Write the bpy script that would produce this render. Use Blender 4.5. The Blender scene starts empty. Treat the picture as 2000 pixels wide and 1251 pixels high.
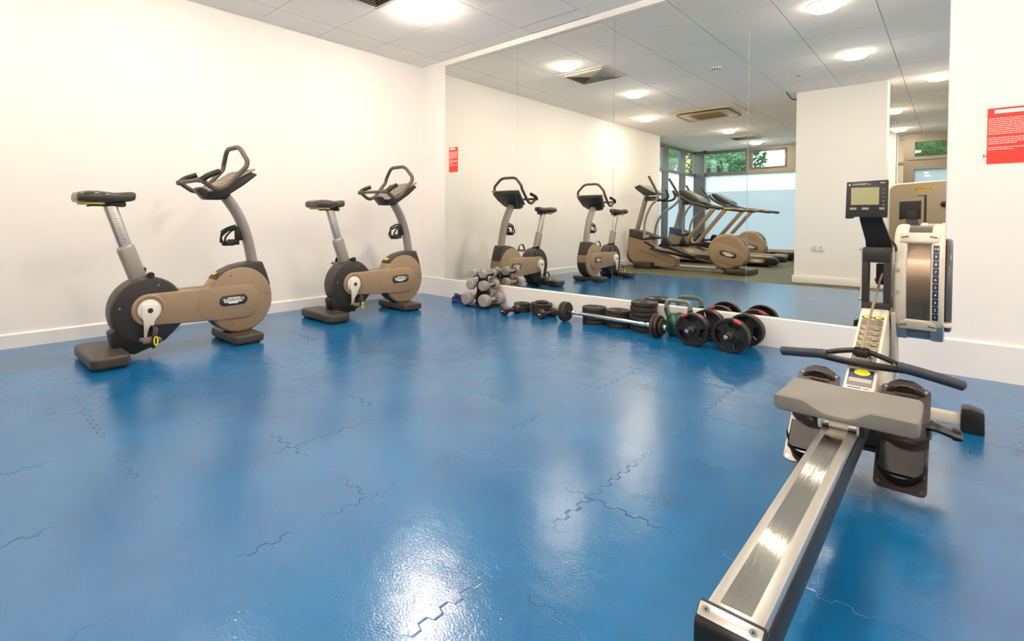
import bpy, bmesh, math, random
from mathutils import Vector, Matrix
random.seed(7)
PI = math.pi
S = bpy.context.scene
C = S.collection

# ------------------------------------------------------------------ camera
cam_d = bpy.data.cameras.new('camera'); cam = bpy.data.objects.new('camera', cam_d); C.objects.link(cam)
R = Vector((0.7038721938907868, 0.7103207219661333, 0.0028994159553143903))
U = Vector((-0.016246005477349272, 0.012017511740077435, 0.9997958025104962))
F = Vector((-0.7101408324926828, 0.7037755688833539, -0.01999866669333308))
mw = Matrix(((R.x, U.x, -F.x, 4.4351), (R.y, U.y, -F.y, -4.0957), (R.z, U.z, -F.z, 0.8719), (0, 0, 0, 1)))
cam.matrix_world = mw
cam_d.sensor_fit = 'HORIZONTAL'; cam_d.sensor_width = 36.0
cam_d.lens = 997.0699 / 2000 * 36
cam_d.shift_x = (1000 - 856.4964) / 2000
cam_d.shift_y = -(625.5 - 447.8976) / 2000
cam_d.clip_start = 0.02; cam_d.clip_end = 200
S.camera = cam

# ------------------------------------------------------------------ view + world
S.view_settings.view_transform = 'Standard'; S.view_settings.look = 'None'
S.view_settings.exposure = 0.32; S.view_settings.gamma = 1.0; S.view_settings.use_curve_mapping = False
W = bpy.data.worlds.new('world'); S.world = W; W.use_nodes = True
wn = W.node_tree.nodes; wl = W.node_tree.links; wn.clear()
wo = wn.new('ShaderNodeOutputWorld'); bg = wn.new('ShaderNodeBackground')
tc = wn.new('ShaderNodeTexCoord'); sep = wn.new('ShaderNodeSeparateXYZ'); rp = wn.new('ShaderNodeValToRGB')
wl.new(tc.outputs['Generated'], sep.inputs[0]); wl.new(sep.outputs['Z'], rp.inputs[0])
rp.color_ramp.elements[0].position = 0.0; rp.color_ramp.elements[0].color = (0.90, 0.95, 1.0, 1)
rp.color_ramp.elements[1].position = 0.6; rp.color_ramp.elements[1].color = (0.78, 0.89, 1.0, 1)
wl.new(rp.outputs[0], bg.inputs[0]); bg.inputs[1].default_value = 4.2
wl.new(bg.outputs[0], wo.inputs[0])
LAMP_STRENGTH = 168.0
LAMP_COLOR = (1.0, 0.848, 0.695)

H = 2.6521          # ceiling height
Y_WALL = 0.016      # mirror wall plane
Y_END = -10.35      # window wall
X_END = 6.9
GX, GY = 0.3635, -0.1967   # ceiling grid origin

# ------------------------------------------------------------------ materials
def nt(name):
    m = bpy.data.materials.new(name); m.use_nodes = True
    n = m.node_tree.nodes; l = m.node_tree.links; n.clear()
    return m, n, l
def pmat(name, col, rough=0.5, metal=0.0, spec=0.5, var=0.06, vscale=6.0, bump=0.0, bscale=60.0, coat=0.0, trans=0.0, rvar=0.0, emit=None):
    m, n, l = nt(name)
    o = n.new('ShaderNodeOutputMaterial'); b = n.new('ShaderNodeBsdfPrincipled'); l.new(b.outputs[0], o.inputs[0])
    tcn = n.new('ShaderNodeTexCoord'); no = n.new('ShaderNodeTexNoise'); no.inputs['Scale'].default_value = vscale; no.inputs['Detail'].default_value = 4
    l.new(tcn.outputs['Object'], no.inputs['Vector'])
    mx = n.new('ShaderNodeMix'); mx.data_type = 'RGBA'
    mx.inputs[6].default_value = tuple(max(0, c * (1 - var)) for c in col) + (1,)
    mx.inputs[7].default_value = tuple(min(1, c * (1 + var)) for c in col) + (1,)
    l.new(no.outputs['Fac'], mx.inputs[0]); l.new(mx.outputs[2], b.inputs['Base Color'])
    b.inputs['Roughness'].default_value = rough; b.inputs['Metallic'].default_value = metal
    b.inputs['Specular IOR Level'].default_value = spec; b.inputs['Coat Weight'].default_value = coat
    b.inputs['Transmission Weight'].default_value = trans
    if rvar:
        mr = n.new('ShaderNodeMapRange'); mr.inputs[3].default_value = rough - rvar; mr.inputs[4].default_value = rough + rvar
        l.new(no.outputs['Fac'], mr.inputs[0]); l.new(mr.outputs[0], b.inputs['Roughness'])
    if bump:
        nb = n.new('ShaderNodeTexNoise'); nb.inputs['Scale'].default_value = bscale; nb.inputs['Detail'].default_value = 3
        l.new(tcn.outputs['Object'], nb.inputs['Vector'])
        bp = n.new('ShaderNodeBump'); bp.inputs['Strength'].default_value = bump; bp.inputs['Distance'].default_value = 0.01
        l.new(nb.outputs['Fac'], bp.inputs['Height']); l.new(bp.outputs[0], b.inputs['Normal'])
    if emit:
        b.inputs['Emission Color'].default_value = tuple(emit[:3]) + (1,); b.inputs['Emission Strength'].default_value = emit[3]
    return m

def srgb(r, g, b):
    f = lambda c: (c / 255) / 12.92 if c / 255 <= 0.04045 else ((c / 255 + 0.055) / 1.055) ** 2.4
    return (f(r), f(g), f(b))

M = {}
M['wall'] = pmat('painted_plaster', (0.87, 0.848, 0.815), 0.75, spec=0.25, var=0.015, vscale=1.3, bump=0.05, bscale=90)
M['skirt'] = pmat('gloss_white_paint', (0.85, 0.83, 0.81), 0.35, spec=0.5, var=0.01)
M['tile'] = pmat('ceiling_tile', (0.96, 0.93, 0.895), 0.9, spec=0.1, var=0.02, vscale=3, bump=0.15, bscale=220)
M['tbar'] = pmat('ceiling_grid_bar', (0.74, 0.70, 0.66), 0.6, spec=0.3, var=0.01)
M['void'] = pmat('dark_ceiling_void', (0.02, 0.02, 0.02), 0.9, var=0.1)
M['tan'] = pmat('tan_plastic_shell', srgb(154, 131, 104), 0.36, spec=0.45, var=0.03, vscale=3, bump=0.02, bscale=400)
M['taupe'] = pmat('taupe_plastic_shell', srgb(118, 103, 90), 0.4, spec=0.45, var=0.03)
M['mastgrey'] = pmat('warm_grey_metal', srgb(150, 140, 126), 0.4, metal=0.2, var=0.03)
M['charcoal'] = pmat('charcoal_plastic', srgb(58, 54, 51), 0.42, spec=0.45, var=0.05)
M['darkgrey'] = pmat('dark_grey_plastic', srgb(50, 48, 47), 0.38, spec=0.4, var=0.05)
M['black'] = pmat('black_plastic', srgb(27, 26, 26), 0.4, spec=0.4, var=0.08)
M['face'] = pmat('satin_black_disc', srgb(44, 42, 42), 0.45, spec=0.4, var=0.04)
M['rubber'] = pmat('grip_rubber', srgb(92, 84, 72), 0.5, spec=0.35, var=0.05, bump=0.1, bscale=300)
M['foot'] = pmat('foot_plastic', srgb(62, 55, 49), 0.38, spec=0.45, var=0.03, bump=0.08, bscale=500)
M['alu'] = pmat('satin_aluminium', (0.62, 0.60, 0.57), 0.35, metal=0.85, var=0.03)
M['greymet'] = pmat('grey_painted_metal', srgb(158, 151, 143), 0.38, metal=0.25, spec=0.5, var=0.03)
M['chrome'] = pmat('chrome', (0.82, 0.82, 0.82), 0.08, metal=1.0, var=0.02)
def steel_mat():
    m = pmat('lengthwise_polished_steel', (0.70, 0.66, 0.60), 0.06, metal=1.0, var=0.03, vscale=2)
    n = m.node_tree.nodes; l = m.node_tree.links
    b = [q for q in n if q.type == 'BSDF_PRINCIPLED'][0]; t = n.new('ShaderNodeTexCoord'); mp = n.new('ShaderNodeMapping'); mp.inputs['Scale'].default_value = (3800, 3, 3)
    no = n.new('ShaderNodeTexNoise'); no.inputs['Scale'].default_value = 1.0; no.inputs['Detail'].default_value = 2
    bp = n.new('ShaderNodeBump'); bp.inputs['Strength'].default_value = 1.0; bp.inputs['Distance'].default_value = 0.00012
    l.new(t.outputs['Object'], mp.inputs[0]); l.new(mp.outputs[0], no.inputs[0]); l.new(no.outputs['Fac'], bp.inputs['Height']); l.new(bp.outputs[0], b.inputs['Normal'])
    return m
M['steel'] = steel_mat()
M['brushed'] = pmat('brushed_aluminium', (0.70, 0.67, 0.61), 0.3, metal=0.9, var=0.04, vscale=20)
M['white'] = pmat('white_plastic', srgb(232, 228, 220), 0.4, var=0.02)
M['cream'] = pmat('cream_painted_metal', srgb(216, 207, 190), 0.38, var=0.02)
M['cream2'] = pmat('ivory_plastic_housing', srgb(218, 210, 194), 0.33, var=0.02)
M['bluegrey'] = pmat('blue_grey_smoked_plastic', srgb(132, 146, 156), 0.25, var=0.04)
M['smoked'] = pmat('grey_smoked_cover', srgb(92, 94, 98), 0.22, var=0.05)
M['screenmesh'] = pmat('perforated_metal_band', srgb(150, 132, 116), 0.3, metal=0.95, var=0.12, vscale=4)
M['lcd'] = pmat('lcd_screen', srgb(168, 168, 122), 0.2, var=0.03)
M['btn'] = pmat('grey_buttons', srgb(160, 156, 150), 0.5)
M['navy'] = pmat('navy_sticker', srgb(30, 42, 74), 0.4)
M['ink'] = pmat('dark_print', srgb(40, 38, 38), 0.5)
M['inkw'] = pmat('white_print', srgb(238, 236, 230), 0.5)
M['yellow'] = pmat('yellow_sticker', srgb(228, 214, 40), 0.45, var=0.05)
M['gold'] = pmat('yellow_badge', srgb(232, 190, 40), 0.4, var=0.08)
M['seat'] = pmat('grey_seat_foam', srgb(122, 120, 115), 0.55, spec=0.3, var=0.03, bump=0.03, bscale=300)
M['footplate'] = pmat('brown_black_foot_plate', srgb(62, 52, 47), 0.26, spec=.6, var=0.12)
M['saddle'] = pmat('saddle_vinyl', srgb(66, 60, 54), 0.25, spec=0.5, var=0.05)
M['yunder'] = pmat('saddle_base_yellow', srgb(214, 198, 60), 0.5)
M['dbgrey'] = pmat('grey_vinyl_dumbbell', srgb(158, 150, 143), 0.5, spec=0.35, var=0.07, bump=0.05, bscale=200)
M['castiron'] = pmat('black_iron_plate', srgb(46, 39, 34), 0.45, spec=0.4, var=0.15, bump=0.08, bscale=200)
M['darkred'] = pmat('dark_maroon_vinyl', srgb(46, 33, 30), 0.42, var=0.15)
M['redmark'] = pmat('red_marking', srgb(206, 48, 40), 0.45)
M['green'] = pmat('green_enamel', srgb(16, 74, 56), 0.3, var=0.12, coat=0.3)
M['kbgrey'] = pmat('grey_worn_handle', srgb(124, 132, 120), 0.35, metal=0.3, var=0.1)
M['bluestrap'] = pmat('blue_webbing', srgb(30, 52, 140), 0.6, var=0.2, bump=0.3, bscale=200)
M['red'] = pmat('red_print', srgb(232, 60, 48), 0.5, var=0.04)
M['pinkink'] = pmat('pale_pink_print', srgb(250, 205, 196), 0.5)
M['paper'] = pmat('white_paper', srgb(236, 232, 228), 0.5, var=0.01)
M['carpet'] = pmat('olive_rubber_floor', srgb(92, 90, 66), 0.6, spec=0.22, var=0.18, vscale=2.5, bump=0.1, bscale=150)
M['frame'] = pmat('grey_window_frame', srgb(108, 106, 104), 0.4, metal=0.3, var=0.03)
M['frame2'] = pmat('taupe_window_frame', srgb(134, 124, 110), 0.4, metal=0.2, var=0.03)
M['beige'] = pmat('beige_infill_panel', srgb(208, 200, 184), 0.5, var=0.02)
M['machine'] = pmat('warm_grey_shroud', srgb(158, 142, 120), 0.4, var=0.03)
M['ventw'] = pmat('vent_white_metal', srgb(214, 206, 190), 0.5, var=0.02)
M['yelpl'] = pmat('yellowed_plastic', srgb(214, 196, 160), 0.45, var=0.03)
M['filter'] = pmat('brown_filter_grille', srgb(168, 134, 82), 0.6, var=0.08)
M['cowlblue'] = pmat('blue_grey_cowl', srgb(64, 72, 98), 0.4, var=0.05)
M['bark'] = pmat('bark', (0.12, 0.08, 0.05), 0.9, var=0.3, bump=0.5, bscale=20)
M['grass'] = pmat('lawn', (0.06, 0.12, 0.03), 0.9, var=0.4, vscale=3)
M['render'] = pmat('yellow_render', srgb(226, 190, 120), 0.8, var=0.05)

def mirror_mat():
    m, n, l = nt('silvered_mirror')
    o = n.new('ShaderNodeOutputMaterial'); g = n.new('ShaderNodeBsdfGlossy'); g.inputs['Roughness'].default_value = 0.0
    tcn = n.new('ShaderNodeTexCoord'); no = n.new('ShaderNodeTexNoise'); no.inputs['Scale'].default_value = 0.8
    mx = n.new('ShaderNodeMix'); mx.data_type = 'RGBA'
    mx.inputs[6].default_value = (0.84, 0.858, 0.812, 1); mx.inputs[7].default_value = (0.86, 0.873, 0.828, 1)
    l.new(tcn.outputs['Object'], no.inputs[0]); l.new(no.outputs['Fac'], mx.inputs[0]); l.new(mx.outputs[2], g.inputs[0]); l.new(g.outputs[0], o.inputs[0])
    return m
M['mirror'] = mirror_mat()
M['medge'] = pmat('polished_glass_edge', srgb(196, 204, 192), 0.12, spec=0.8, var=0.02)

def glass_mat(name, film=None):
    m, n, l = nt(name)
    o = n.new('ShaderNodeOutputMaterial'); t = n.new('ShaderNodeBsdfTransparent'); g = n.new('ShaderNodeBsdfGlossy'); g.inputs['Roughness'].default_value = 0.02
    tcn = n.new('ShaderNodeTexCoord'); no = n.new('ShaderNodeTexNoise'); no.inputs['Scale'].default_value = 1.5
    l.new(tcn.outputs['Object'], no.inputs[0])
    if film is None:
        mx = n.new('ShaderNodeMixShader'); mx.inputs[0].default_value = 0.06
        t.inputs[0].default_value = (0.86, 0.93, 0.92, 1)
        l.new(t.outputs[0], mx.inputs[1]); l.new(g.outputs[0], mx.inputs[2]); l.new(mx.outputs[0], o.inputs[0])
    else:
        tr = n.new('ShaderNodeBsdfTranslucent'); df = n.new('ShaderNodeBsdfDiffuse')
        cm = n.new('ShaderNodeMix'); cm.data_type = 'RGBA'
        cm.inputs[6].default_value = tuple(c * 0.97 for c in film) + (1,); cm.inputs[7].default_value = tuple(film) + (1,)
        l.new(no.outputs['Fac'], cm.inputs[0]); l.new(cm.outputs[2], tr.inputs[0]); df.inputs[0].default_value = tuple(c * 0.5 for c in film) + (1,)
        a = n.new('ShaderNodeMixShader'); a.inputs[0].default_value = 0.15
        l.new(tr.outputs[0], a.inputs[1]); l.new(df.outputs[0], a.inputs[2])
        b = n.new('ShaderNodeMixShader'); b.inputs[0].default_value = 0.05
        l.new(a.outputs[0], b.inputs[1]); l.new(g.outputs[0], b.inputs[2]); l.new(b.outputs[0], o.inputs[0])
    return m
M['glass'] = glass_mat('clear_window_glass')
M['frost'] = glass_mat('frosted_window_film', (0.95, 0.97, 1.0))
M['frost2'] = glass_mat('denser_frosted_film', (0.70, 0.755, 0.80))
M['lamp'] = pmat('led_diffuser', (0.9, 0.9, 0.9), 0.5, emit=LAMP_COLOR + (LAMP_STRENGTH,))

def leaf_mat():
    m, n, l = nt('leaves')
    o = n.new('ShaderNodeOutputMaterial'); b = n.new('ShaderNodeBsdfPrincipled'); l.new(b.outputs[0], o.inputs[0])
    tcn = n.new('ShaderNodeTexCoord'); no = n.new('ShaderNodeTexNoise'); no.inputs['Scale'].default_value = 13; no.inputs['Detail'].default_value = 8
    r = n.new('ShaderNodeValToRGB'); r.color_ramp.elements[0].position = 0.35; r.color_ramp.elements[0].color = (0.03, 0.09, 0.04, 1)
    r.color_ramp.elements[1].position = 0.65; r.color_ramp.elements[1].color = (0.20, 0.34, 0.15, 1)
    l.new(tcn.outputs['Object'], no.inputs[0]); l.new(no.outputs['Fac'], r.inputs[0]); l.new(r.outputs[0], b.inputs['Base Color'])
    b.inputs['Roughness'].default_value = 0.6
    return m
M['leaf'] = leaf_mat()

def floor_mat():
    m, n, l = nt('blue_interlocking_mats')
    o = n.new('ShaderNodeOutputMaterial'); b = n.new('ShaderNodeBsdfPrincipled'); l.new(b.outputs[0], o.inputs[0])
    tcn = n.new('ShaderNodeTexCoord'); sp = n.new('ShaderNodeSeparateXYZ'); l.new(tcn.outputs['Object'], sp.inputs[0])
    def mth(op, a, bb=None, c=None):
        q = n.new('ShaderNodeMath'); q.operation = op
        for i, v in enumerate((a, bb, c)):
            if v is None: continue
            if isinstance(v, (int, float)): q.inputs[i].default_value = v
            else: l.new(v, q.inputs[i])
        return q.outputs[0]
    X, Y = sp.outputs['X'], sp.outputs['Y']
    def seam(a, c, off):
        # square-ish tooth wave across the seam
        s = mth('SINE', mth('MULTIPLY', c, 2 * PI / 0.066))
        t = mth('MINIMUM', mth('MAXIMUM', mth('MULTIPLY', s, 3.0), -1.0), 1.0)
        p = mth('ADD', mth('SUBTRACT', a, off), mth('MULTIPLY', t, 0.0085))
        f = mth('FRACT', mth('ADD', mth('DIVIDE', p, 0.49), 0.5))
        d = mth('MULTIPLY', mth('ABSOLUTE', mth('SUBTRACT', f, 0.5)), 0.49)
        mr = n.new('ShaderNodeMapRange'); mr.interpolation_type = 'SMOOTHSTEP'
        mr.inputs[1].default_value = 0.0; mr.inputs[2].default_value = 0.0032; mr.inputs[3].default_value = 1.0; mr.inputs[4].default_value = 0.0
        l.new(d, mr.inputs[0]); return mr.outputs[0]
    sx = seam(X, Y, 3.645); sy = seam(Y, X, -3.62)
    sm = mth('MAXIMUM', sx, sy)
    # seams fade in and out where mats are pressed tight
    n1 = n.new('ShaderNodeTexNoise'); n1.inputs['Scale'].default_value = 3.1; n1.inputs['Detail'].default_value = 3; l.new(tcn.outputs['Object'], n1.inputs[0])
    mr1 = n.new('ShaderNodeMapRange'); mr1.inputs[1].default_value = 0.47; mr1.inputs[2].default_value = 0.64; mr1.inputs[3].default_value = 0.05; mr1.inputs[4].default_value = 1.0
    l.new(n1.outputs['Fac'], mr1.inputs[0])
    sm = mth('MULTIPLY', sm, mr1.outputs[0])
    # broad swells near seams
    n2 = n.new('ShaderNodeTexNoise'); n2.inputs['Scale'].default_value = 9; n2.inputs['Detail'].default_value = 2; l.new(tcn.outputs['Object'], n2.inputs[0])
    n3 = n.new('ShaderNodeTexNoise'); n3.inputs['Scale'].default_value = 170; n3.inputs['Detail'].default_value = 3; l.new(tcn.outputs['Object'], n3.inputs[0])
    n4 = n.new('ShaderNodeTexNoise'); n4.inputs['Scale'].default_value = 2.2; n4.inputs['Detail'].default_value = 5; l.new(tcn.outputs['Object'], n4.inputs[0])
    h = mth('ADD', mth('MULTIPLY', sm, -0.0017), mth('MULTIPLY', n3.outputs['Fac'], 0.00050))
    h = mth('ADD', h, mth('MULTIPLY', n2.outputs['Fac'], 0.0018))
    bp = n.new('ShaderNodeBump'); bp.inputs['Strength'].default_value = 1.0; bp.inputs['Distance'].default_value = 1.0
    l.new(h, bp.inputs['Height']); l.new(bp.outputs[0], b.inputs['Normal'])
    # colour: blue with scuffs and small dark flecks
    r = n.new('ShaderNodeValToRGB')
    r.color_ramp.elements[0].position = 0.3; r.color_ramp.elements[0].color = (0.002, 0.100, 0.275, 1)
    r.color_ramp.elements[1].position = 0.7; r.color_ramp.elements[1].color = (0.006, 0.142, 0.35, 1)
    l.new(n4.outputs['Fac'], r.inputs[0])
    vo = n.new('ShaderNodeTexVoronoi'); vo.inputs['Scale'].default_value = 5.0; l.new(tcn.outputs['Object'], vo.inputs['Vector'])
    fl = n.new('ShaderNodeMapRange'); fl.inputs[1].default_value = 0.018; fl.inputs[2].default_value = 0.03; fl.inputs[3].default_value = 0.6; fl.inputs[4].default_value = 0.0
    l.new(vo.outputs['Distance'], fl.inputs[0])
    mk = mth('MAXIMUM', mth('MULTIPLY', sm, 0.13), fl.outputs[0])
    mx = n.new('ShaderNodeMix'); mx.data_type = 'RGBA'; mx.inputs[7].default_value = (0.01, 0.035, 0.07, 1)
    l.new(mk, mx.inputs[0]); l.new(r.outputs[0], mx.inputs[6]); l.new(mx.outputs[2], b.inputs['Base Color'])
    rr = n.new('ShaderNodeMapRange'); rr.inputs[3].default_value = 0.13; rr.inputs[4].default_value = 0.20
    l.new(n4.outputs['Fac'], rr.inputs[0]); l.new(rr.outputs[0], b.inputs['Roughness'])
    b.inputs['Specular IOR Level'].default_value = 1.0
    return m
M['bluefloor'] = floor_mat()

# ------------------------------------------------------------------ mesh helpers
def V3(p): return Vector(p)
def smooth_path(pts, n=4, closed=False):
    if n <= 1: return [V3(p) for p in pts]
    P = [V3(p) for p in pts]; L = len(P); out = []
    rng = range(L if closed else L - 1)
    for i in rng:
        p0 = P[(i - 1) % L] if closed or i > 0 else P[0] * 2 - P[1]
        p1 = P[i]; p2 = P[(i + 1) % L]
        p3 = P[(i + 2) % L] if closed or i + 2 < L else P[-1] * 2 - P[-2]
        for k in range(n):
            t = k / n
            out.append(0.5 * ((2 * p1) + (-p0 + p2) * t + (2 * p0 - 5 * p1 + 4 * p2 - p3) * t * t + (-p0 + 3 * p1 - 3 * p2 + p3) * t ** 3))
    if not closed: out.append(P[-1])
    return out
def round_path(pts, r, n=5, closed=False):
    """polyline with corners rounded by radius r"""
    P = [V3(p) for p in pts]; L = len(P); out = []
    for i in range(L):
        if not closed and i in (0, L - 1): out.append(P[i]); continue
        a, b, c = P[(i - 1) % L], P[i], P[(i + 1) % L]
        rr = min(r, (a - b).length * 0.48, (c - b).length * 0.48)
        s = b + (a - b).normalized() * rr; e = b + (c - b).normalized() * rr
        for k in range(n + 1):
            t = k / n; out.append(s * (1 - t) ** 2 + b * 2 * t * (1 - t) + e * t * t)
    return out
def circle2(cx, cy, r, n=40, a0=0, a1=2 * PI, ry=None):
    ry = ry or r; full = abs(a1 - a0 - 2 * PI) < 1e-6
    m = n if full else n + 1
    return [(cx + r * math.cos(a0 + (a1 - a0) * i / n), cy + ry * math.sin(a0 + (a1 - a0) * i / n)) for i in range(m)]
def stadium(x0, z0, x1, z1, r0, r1, n=18):
    a = math.atan2(z1 - z0, x1 - x0)
    return circle2(x1, z1, r1, n, a - PI / 2, a + PI / 2) + circle2(x0, z0, r0, n, a + PI / 2, a + 3 * PI / 2)
def rrect(x0, y0, x1, y1, r, n=5):
    o = []
    for cx, cy, a in ((x1 - r, y1 - r, 0), (x0 + r, y1 - r, PI / 2), (x0 + r, y0 + r, PI), (x1 - r, y0 + r, 1.5 * PI)):
        o += circle2(cx, cy, r, n, a, a + PI / 2)
    return o

class MB:
    def __init__(s, o=(0, 0, 0)): s.bm = bmesh.new(); s.o = Vector(o)
    def take(s, t, mi=0, mat=None):
        for f in t.faces: f.material_index = mi
        if mat is not None: bmesh.ops.transform(t, matrix=mat, verts=t.verts)
        me = bpy.data.meshes.new('t'); t.to_mesh(me); t.free(); s.bm.from_mesh(me); bpy.data.meshes.remove(me); return s
    def bevel(s, t, w, seg=2, ang=0.5):
        if w <= 0: return
        es = [e for e in t.edges if len(e.link_faces) == 2 and e.calc_face_angle(0) > ang]
        if es: bmesh.ops.bevel(t, geom=es, offset=w, offset_type='OFFSET', segments=seg, profile=0.5, affect='EDGES', clamp_overlap=True)
    def box(s, c, size, rot=(0, 0, 0), bev=0.0, mi=0, seg=2):
        t = bmesh.new(); bmesh.ops.create_cube(t, size=1.0)
        bmesh.ops.scale(t, vec=size, verts=t.verts); s.bevel(t, bev, seg)
        from mathutils import Euler
        return s.take(t, mi, Matrix.Translation(c) @ Euler(rot).to_matrix().to_4x4())
    def b2(s, lo, hi, bev=0.0, mi=0):
        return s.box([(a + b) / 2 for a, b in zip(lo, hi)], [abs(b - a) for a, b in zip(lo, hi)], bev=bev, mi=mi)
    def cyl(s, p0, p1, r, r2=None, seg=24, mi=0, bev=0.0):
        p0, p1 = V3(p0), V3(p1); d = p1 - p0
        t = bmesh.new(); bmesh.ops.create_cone(t, cap_ends=True, segments=seg, radius1=r, radius2=r if r2 is None else r2, depth=d.length)
        s.bevel(t, bev, 2, 0.9)
        q = Vector((0, 0, 1)).rotation_difference(d.normalized())
        return s.take(t, mi, Matrix.Translation((p0 + p1) / 2) @ q.to_matrix().to_4x4())
    def tube(s, pts, r, seg=10, closed=False, mi=0, flat=1.0, up=None):
        P = [V3(p) for p in pts]; L = len(P)
        t = bmesh.new(); rings = []
        prev = None
        for i in range(L):
            if closed: d = (P[(i + 1) % L] - P[(i - 1) % L])
            else: d = P[min(i + 1, L - 1)] - P[max(i - 1, 0)]
            d.normalize()
            if prev is None:
                u = V3(up) if up else (Vector((0, 0, 1)) if abs(d.z) < 0.9 else Vector((1, 0, 0)))
            else: u = V3(up) if up else prev
            u = (u - d * u.dot(d)); u.normalize(); prev = u; w = d.cross(u)
            rr = r[i] if isinstance(r, (list, tuple)) else r
            rings.append([t.verts.new(P[i] + u * (rr * math.cos(2 * PI * k / seg)) + w * (rr * flat * math.sin(2 * PI * k / seg))) for k in range(seg)])
        for i in range(L if closed else L - 1):
            a, b = rings[i], rings[(i + 1) % L]
            for k in range(seg): t.faces.new((a[k], a[(k + 1) % seg], b[(k + 1) % seg], b[k]))
        if not closed: t.faces.new(rings[0][::-1]); t.faces.new(rings[-1])
        bmesh.ops.recalc_face_normals(t, faces=t.faces)
        return s.take(t, mi)
    def prism(s, pts, ax, a0, a1, bev=0.0, mi=0, seg=2, ang=0.5):
        """pts 2D; ax 'x': pts=(y,z), 'y': pts=(x,z), 'z': pts=(x,y)"""
        f = {'x': lambda p, a: (a, p[0], p[1]), 'y': lambda p, a: (p[0], a, p[1]), 'z': lambda p, a: (p[0], p[1], a)}[ax]
        t = bmesh.new(); A = [t.verts.new(f(p, a0)) for p in pts]; B = [t.verts.new(f(p, a1)) for p in pts]; n = len(pts)
        t.faces.new(A); t.faces.new(B[::-1])
        for i in range(n): t.faces.new((A[i], A[(i + 1) % n], B[(i + 1) % n], B[i]))
        bmesh.ops.recalc_face_normals(t, faces=t.faces)
        s.bevel(t, bev, seg, ang)
        return s.take(t, mi)
    def lathe(s, prof, c, ax='z', seg=32, mi=0):
        """prof list of (r, h) along axis"""
        t = bmesh.new(); rings = []
        for r, h in prof:
            if r < 1e-5: rings.append([t.verts.new((0, 0, h))])
            else: rings.append([t.verts.new((r * math.cos(2 * PI * k / seg), r * math.sin(2 * PI * k / seg), h)) for k in range(seg)])
        for a, b in zip(rings, rings[1:]):
            for k in range(seg):
                k2 = (k + 1) % seg
                if len(a) == 1 and len(b) == 1: continue
                if len(a) == 1: t.faces.new((a[0], b[k2], b[k]))
                elif len(b) == 1: t.faces.new((a[k], a[k2], b[0]))
                else: t.faces.new((a[k], a[k2], b[k2], b[k]))
        bmesh.ops.recalc_face_normals(t, faces=t.faces)
        rm = {'z': Matrix.Identity(4), 'x': Matrix.Rotation(PI / 2, 4, 'Y'), 'y': Matrix.Rotation(-PI / 2, 4, 'X')}[ax]
        return s.take(t, mi, Matrix.Translation(c) @ rm)
    def ball(s, c, r, sc=(1, 1, 1), seg=20, mi=0, jit=0.0):
        t = bmesh.new(); bmesh.ops.create_uvsphere(t, u_segments=seg, v_segments=max(6, seg // 2), radius=r)
        if jit:
            for v in t.verts: v.co *= 1 + random.uniform(-jit, jit)
        return s.take(t, mi, Matrix.Translation(c) @ Matrix.Diagonal((sc[0], sc[1], sc[2], 1)))
    def loft(s, rings, mi=0, cap=True):
        t = bmesh.new(); RR = [[t.verts.new(p) for p in r] for r in rings]; n = len(rings[0])
        for a, b in zip(RR, RR[1:]):
            for k in range(n): t.faces.new((a[k], a[(k + 1) % n], b[(k + 1) % n], b[k]))
        if cap: t.faces.new(RR[0][::-1]); t.faces.new(RR[-1])
        bmesh.ops.recalc_face_normals(t, faces=t.faces)
        return s.take(t, mi)
    def quad(s, a, b, c, d, mi=0):
        t = bmesh.new(); t.faces.new([t.verts.new(p) for p in (a, b, c, d)]); return s.take(t, mi)
    def text(s, body, size, mat, ext=0.0006, mi=0, xs=1.0):
        cu = bpy.data.curves.new('txt', 'FONT'); cu.body = body; cu.size = size; cu.align_x = 'CENTER'; cu.align_y = 'CENTER'; cu.extrude = ext; cu.resolution_u = 2
        cu.offset = size * 0.012
        o = bpy.data.objects.new('txt', cu)
        me = bpy.data.meshes.new_from_object(o)
        t = bmesh.new(); t.from_mesh(me); bpy.data.objects.remove(o); bpy.data.curves.remove(cu); bpy.data.meshes.remove(me)
        return s.take(t, mi, mat @ Matrix.Diagonal((xs, 1, 1, 1)))
    def build(s, name, mats, parent=None, smooth=True, ang=0.6):
        if not isinstance(mats, (list, tuple)): mats = [mats]
        bmesh.ops.translate(s.bm, vec=-s.o, verts=s.bm.verts)
        me = bpy.data.meshes.new(name); s.bm.to_mesh(me); s.bm.free()
        for m in mats: me.materials.append(M[m] if isinstance(m, str) else m)
        if smooth:
            me.polygons.foreach_set('use_smooth', [True] * len(me.polygons)); me.set_sharp_from_angle(angle=ang)
        ob = bpy.data.objects.new(name, me); C.objects.link(ob)
        if parent is not None: ob.parent = parent
        elif s.o.length > 0: ob.location = s.o
        return ob

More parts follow.
